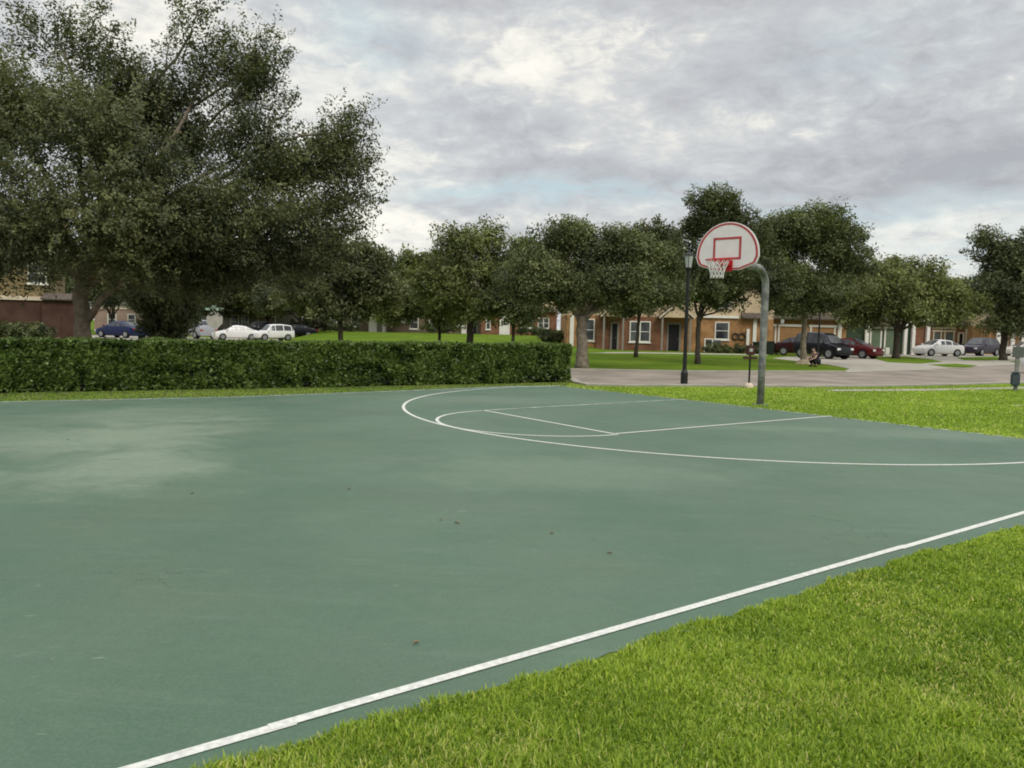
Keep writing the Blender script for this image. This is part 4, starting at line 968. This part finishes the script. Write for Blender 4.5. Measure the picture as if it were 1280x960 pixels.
# ------------------------------------------------------------------ vehicles (+x is forward)
def car(label, cat, name, loc, rz, body, L=4.6, W_=1.80, kind='sedan', group=None, sc_=1.0):
    rt = thing(name, label, cat, loc, rz, group)
    K = dict(
        sedan=dict(st=[(-.5, .62, .62, .80), (-.485, .86, .86, .95), (-.43, .98, .98, 1), (-.37, 1.0, 1.02, 1), (-.19, 1.0, 1.38, 1), (-.03, .98, 1.45, 1), (.08, .97, 1.41, 1), (.26, .93, .96, 1), (.38, .84, .84, 1), (.465, .74, .74, .93), (.5, .55, .55, .78)], win=(3, 7)),
        suv=dict(st=[(-.5, .75, .75, .86), (-.49, 1.02, 1.04, .97), (-.47, 1.04, 1.25, 1), (-.42, 1.05, 1.62, 1), (-.2, 1.04, 1.72, 1), (.02, 1.02, 1.70, 1), (.12, 1.01, 1.62, 1), (.24, 1.0, 1.04, 1), (.38, .95, .95, 1), (.475, .84, .84, .94), (.5, .60, .60, .82)], win=(2, 7)),
        van=dict(st=[(-.5, .8, .8, .9), (-.495, 1.05, 1.1, .98), (-.48, 1.06, 1.4, 1), (-.45, 1.06, 1.72, 1), (-.2, 1.05, 1.80, 1), (.06, 1.03, 1.76, 1), (.17, 1.02, 1.60, 1), (.30, 1.0, 1.04, 1), (.40, .93, .93, 1), (.475, .82, .82, .94), (.5, .58, .58, .82)], win=(2, 7)),
        pickup=dict(st=[(-.5, .7, .7, .96), (-.495, 1.0, 1.0, 1), (-.30, 1.0, 1.0, 1), (-.145, 1.0, 1.02, 1), (-.13, 1.03, 1.68, 1), (.0, 1.03, 1.76, 1), (.10, 1.02, 1.70, 1), (.20, 1.0, 1.05, 1), (.36, .98, .98, 1), (.475, .90, .90, .95), (.5, .6, .6, .86)], win=(3, 7)))[kind]
    st = K['st']; w0, w1 = K['win']; hw = W_/2; zb = .20 if kind == 'sedan' else .28
    def ringpts(i, grow=0.0):
        x, zbelt, ztop, k = st[i]; x *= L; w = hw*k; tw = w*(1-.26*min(1, max(0, (ztop-zbelt)/.5))) if ztop-zbelt > .05 else w*.90
        zt = max(ztop, zbelt+.012)
        return [(x, -w*.86, zb), (x, -w*.97, zb+.12), (x, -w, (zb+zbelt)/2+.05), (x, -w*.965, zbelt-.01), (x, -tw, zt-.05 if ztop-zbelt > .05 else zt-.004), (x, -tw*.86, zt), (x, 0, zt+.02),
                (x, tw*.86, zt), (x, tw, zt-.05 if ztop-zbelt > .05 else zt-.004), (x, w*.965, zbelt-.01), (x, w, (zb+zbelt)/2+.05), (x, w*.97, zb+.12), (x, w*.86, zb)]
    RP = [ringpts(i) for i in range(len(st))]; n = 13; mb = MB()
    mb.v = [p for r_ in RP for p in r_]
    for i in range(len(st)-1):
        for k in range(n): mb.f.append((i*n+k, i*n+(k+1) % n, (i+1)*n+(k+1) % n, (i+1)*n+k))
    mb.f.append(tuple(range(n))); mb.f.append(tuple((len(st)-1)*n+k for k in reversed(range(n))))
    bo = mb.build('body', body, rt, smooth=True)
    try:
        md = bo.modifiers.new('b', 'BEVEL'); md.width = .03; md.segments = 2; md.limit_method = 'ANGLE'; md.angle_limit = R(25)
    except Exception: pass
    # glass, laid just proud of the cabin
    def quadgl(a, b_, c, d_, ins=.06):
        a, b_, c, d_ = map(Vector, (a, b_, c, d_)); m_ = (a+b_+c+d_)/4; nn = (b_-a).cross(c-a).normalized()
        ctr = Vector((0, 0, 1.0))
        if nn.dot(m_-ctr) < 0: nn = -nn
        q = [p + (m_-p)*(ins/max(.2, (m_-p).length))*1.3 + nn*.008 for p in (a, b_, c, d_)]; q2 = [p - nn*.012 for p in q]
        return [tuple(p) for p in q+q2], [(0, 1, 2, 3), (7, 6, 5, 4), (0, 4, 5, 1), (1, 5, 6, 2), (2, 6, 7, 3), (3, 7, 4, 0)]
    for sd_, (lo, hi) in ((-1, (3, 4)), (1, (9, 8))):
        mb = MB()
        for i in range(w0, w1): mb.add(*quadgl(RP[i][lo], RP[i+1][lo], RP[i+1][hi], RP[i][hi], .05))
        mb.build('side_window', MT['glass'], rt)
    i = w1-1; mb = MB(); mb.add(*quadgl(RP[i][4], RP[i+1][4], RP[i+1][8], RP[i][8], .10)); 
    wz = [Vector(RP[i][5]), Vector(RP[i+1][5]), Vector(RP[i+1][7]), Vector(RP[i][7])]
    mb = MB(); mb.add(*quadgl(*wz, .05)); mb.v = [(x+.012, y, z+.022) for x, y, z in mb.v]; mb.build('windscreen', MT['glass'], rt)
    i = w0; mb = MB(); mb.add(*quadgl(RP[i][5], RP[i+1][5], RP[i+1][7], RP[i][7], .05)); mb.v = [(x-.012, y, z+.022) for x, y, z in mb.v]; mb.build('rear_window', MT['glass'], rt)
    wr = .33 if kind == 'sedan' else .37
    for fx in (-.31, .31):
        for sy in (-1, 1):
            x = fx*L; wl = MB().tube([(x, sy*(hw-.20), wr), (x, sy*(hw+.015), wr)], wr, 20).build('wheel', MT['tyre'], rt)
            MB().tube([(x, sy*(hw+.016), wr), (x, sy*(hw+.026), wr)], wr*.62, 14).build('rim', MT['rimm'], wl)
    for sy in (-1, 1):
        zf = st[-2][1]-.12; MB().box(.487*L, .503*L-.03, sy*hw*.78-.17, sy*hw*.78+.13 if sy > 0 else sy*hw*.78+.17, zf-.09, zf+.06).build('headlight', MT['lampw'], rt, bevel=.01)
        MB().box(-.503*L, -.485*L, sy*hw*.78-.14, sy*hw*.78+.14, .72, .86).build('taillight', MT['lampr'], rt, bevel=.01)
        MB().box(.20*L, .20*L+.12, sy*(hw+.12)-.08, sy*(hw+.12)+.08, .98, 1.10).build('side_mirror', body, rt, bevel=.02)
    rt.scale = (sc_, sc_, sc_)
    return rt
GP = 'cars parked along the streets and drives'
pb, pk, pw, pr_, pn, ps = paint('blue_paint', (.010, .018, .075)), paint('black_paint', (.008, .008, .011)), paint('white_paint', (.72, .71, .69)), paint('red_paint', (.085, .007, .009)), paint('dark_blue_paint', (.035, .030, .045)), paint('silver_paint', (.32, .33, .35))
def cp_(px, py, D): b = at(px, py, D); return (b.x, D, gz(b.x, D)*1.0+.012)
car('black boxy van parked on the concrete drive beside the grey tree trunk', 'van', 'parked_van', cp_(1028, 450, 54), R(-60), pk, 3.7, 1.75, 'van', GP)
car('dark red sedan half hidden behind the black van', 'car', 'parked_car', cp_(1062, 450, 57), R(-50), pr_, 4.3, 1.75, 'sedan', GP)
car('dark maroon car mostly hidden behind the rear of the black van', 'car', 'parked_car', cp_(1000, 445, 60), R(-20), paint('dark_maroon_paint', (.03, .006, .007)), 3.9, 1.7, 'sedan', GP)
car('white low coupe parked on the drive left of the dark blue one', 'car', 'parked_car', cp_(1172, 445, 69), R(186), pw, 3.9, 1.8, 'sedan', GP)
car('dark blue sport utility car right of the white coupe', 'car', 'parked_car', cp_(1224, 443, 74), R(212), pn, 4.2, 1.85, 'suv', GP)
car('white van cut off by the right edge of the picture on the road', 'van', 'parked_van', cp_(1352, 470, 37), R(175), pw, 4.8, 1.9, 'suv', GP)
car('pale silver sedan behind the right edge oak', 'car', 'parked_car', cp_(1284, 442, 77), R(178), paint('pale_paint', (.60, .56, .50)), 4.5, 1.8, 'sedan', GP)
car('dark blue sedan right of the big oak trunk above the hedge', 'car', 'parked_car', cp_(152, 427, 68), R(160), pb, 4.4, 1.8, 'sedan', GP)
car('silver and black sport utility car left of the octagonal sign', 'car', 'parked_car', cp_(246, 425, 72), R(140), ps, 4.4, 1.8, 'suv', GP)
car('white sedan right of the octagonal sign above the hedge', 'car', 'parked_car', cp_(295, 426, 69), R(208), pw, 4.3, 1.8, 'sedan', GP, .90)
car('white tall hatchback right of the white sedan above the hedge', 'car', 'parked_car', cp_(341, 427, 70), R(222), pw, 4.1, 1.8, 'suv', GP, .86)
car('black sport utility car behind and above the white sedan', 'car', 'parked_car', cp_(322, 408, 86), R(200), pk, 4.4, 1.85, 'suv', GP)
car('black sedan behind the tail of the white hatchback', 'car', 'parked_car', cp_(370, 415, 83), R(190), pk, 4.4, 1.85, 'sedan', GP)

# ------------------------------------------------------------------ mound and crouching person
b = at(1003, 455, 43.6)
mb = MB(); n = 16; vs = []; rnd = random.Random(3)
for j, (r_, z) in enumerate(((.62, -.03), (.50, .10), (.34, .20), (.18, .26))):
    for k in range(n): a = 2*math.pi*k/n; q = r_*(1+rnd.uniform(-.14, .14)); vs.append((q*math.cos(a), q*.8*math.sin(a), z+rnd.uniform(-.02, .02)))
vs.append((0, 0, .27)); fs = [(j*n+k, j*n+(k+1) % n, (j+1)*n+(k+1) % n, (j+1)*n+k) for j in range(3) for k in range(n)]+[(3*n+k, 3*n+(k+1) % n, 4*n) for k in range(n)]
mo = mb.add(vs, fs).build('soil_mound', MT['soil'], None, smooth=True); mo.location = (b.x+.05, 43.2, 0)
tag(mo, 'pale tan earth mound at the foot of the grey oak trunk', 'mound')
def skinned(name, chains, mt, parent, sub=1, rootv=0):
    vs, es, rs = [], [], []
    for ch in chains:
        start = ch.get('from'); prev = start
        for (p, r_) in ch['p']:
            vs.append(p); rs.append(r_); i = len(vs)-1
            if prev is not None: es.append((prev, i))
            prev = i
    me = bpy.data.meshes.new(name); me.from_pydata(vs, es, []); o = bpy.data.objects.new(name, me); COL.objects.link(o); o.parent = parent
    md = o.modifiers.new('skin', 'SKIN'); md.use_smooth_shade = True
    sv = me.skin_vertices[0].data
    for i, r_ in enumerate(rs): sv[i].radius = (r_, r_); sv[i].use_root = (i == rootv)
    s_ = o.modifiers.new('sub', 'SUBSURF'); s_.levels = sub; s_.render_levels = sub
    me.materials.append(mt); return o
b = gnd(1018, 458.3)
pr = thing('person', 'person in black crouching on the grass beside the grey oak trunk, one bare arm showing', 'person', (b.x, b.y, .0), R(200))
# local: +x is the way the person faces; crouching, weight over the feet
hip = (-.16, 0, .26)
body = [dict(p=[(hip, .13), ((-.12, 0, .42), .125), ((-.02, 0, .58), .145), ((.05, 0, .68), .09), ((.08, 0, .75), .052), ((.11, 0, .83), .088), ((.13, 0, .93), .082)])]
for s_ in (-1, 1):
    body.append({'from': 0, 'p': [((-.10, s_*.11, .25), .095), ((.22, s_*.17, .42), .07), ((.02, s_*.15, .10), .05), ((.02, s_*.15, .05), .042), ((.17, s_*.17, .03), .035)]})
    body.append({'from': 3, 'p': [((.05, s_*.17, .65), .058), ((.16, s_*.24, .47), .042), ((.34, s_*.17, .38), .032), ((.40, s_*.15, .36), .028)]})
bo = skinned('body', body, MT['skin'], pr, 2)
for s_ in (-1, 1):
    ch = []
    for q, L_ in ((-.03, .055), (-.01, .066), (.012, .062), (.032, .05)):
        ch.append({'p': [((.40, s_*.15+q*.6, .355), .010), ((.40+L_*.6, s_*.15+q, .345), .009), ((.40+L_, s_*.15+q, .325), .008)]})
    ch.append({'p': [((.39, s_*.15-s_*.02, .355), .011), ((.42, s_*.15-s_*.055, .36), .010), ((.44, s_*.15-s_*.06, .345), .009)]})
    for i, c in enumerate(ch): skinned('finger' if i < 4 else 'thumb', [c], MT['skin'], bo, 1)
skinned('shirt', [dict(p=[((-.15, 0, .33), .145), ((-.12, 0, .42), .145), ((-.02, 0, .58), .165), ((.045, 0, .67), .105)]), {'from': 2, 'p': [((.05, .17, .65), .075), ((.10, .21, .57), .062)]}, {'from': 2, 'p': [((.05, -.17, .65), .075), ((.10, -.21, .57), .062)]}], MT['cloth'], pr, 2)
skinned('trousers', [dict(p=[((-.16, 0, .26), .145)])] + [{'from': 0, 'p': [((-.10, s_*.11, .25), .11), ((.22, s_*.17, .42), .085), ((.03, s_*.15, .13), .066)]} for s_ in (-1, 1)], MT['cloth'], pr, 2)
for s_ in (-1, 1): skinned('shoe', [dict(p=[((-.02, s_*.15, .045), .045), ((.10, s_*.165, .04), .046), ((.21, s_*.175, .035), .034)])], MT['hair'], pr, 2)
skinned('hair', [dict(p=[((.05, 0, .82), .075), ((.09, 0, .93), .088), ((.13, 0, .965), .078)])], MT['hair'], pr, 2)

# ------------------------------------------------------------------ dry leaves lying on the court
for k, (px, py, lab) in enumerate(((436, 612, 'tiny pale dry leaf on the open middle of the court, below the arc'), (551, 651, 'dry leaf lying centre court, left of a second one'), (572, 655, 'dry leaf lying centre court, right of its neighbour'),
                                   (762, 693, 'dark curled leaf on the court right of centre'), (690, 668, 'small pale leaf between centre court and the dark curled leaf'), (240, 618, 'dark twig-like leaf near the pale worn patch'), (85, 550, 'dark sliver of leaf on the pale worn patch'), (520, 806, 'small pale leaf near the near sideline'))):
    p = gnd(px, py); rnd = random.Random(k); mb = MB(); L_ = .022+.014*rnd.random(); w_ = L_*.3
    vs = [(-L_, 0, .004), (-L_*.3, w_, .012), (L_*.4, w_*.9, .014), (L_, 0, .006), (L_*.4, -w_*.8, .010), (-L_*.3, -w_, .016), (0, 0, .005)]
    mb.add(vs, [(0, 1, 6), (1, 2, 6), (2, 3, 6), (3, 4, 6), (4, 5, 6), (5, 0, 6)])
    o = mb.build('dry_leaf', MT['deadleaf']); o.location = (p.x, p.y, .006); o.rotation_euler = (0, 0, rnd.random()*6)
    tag(o, lab, 'leaf', 'dry leaves scattered on the court')
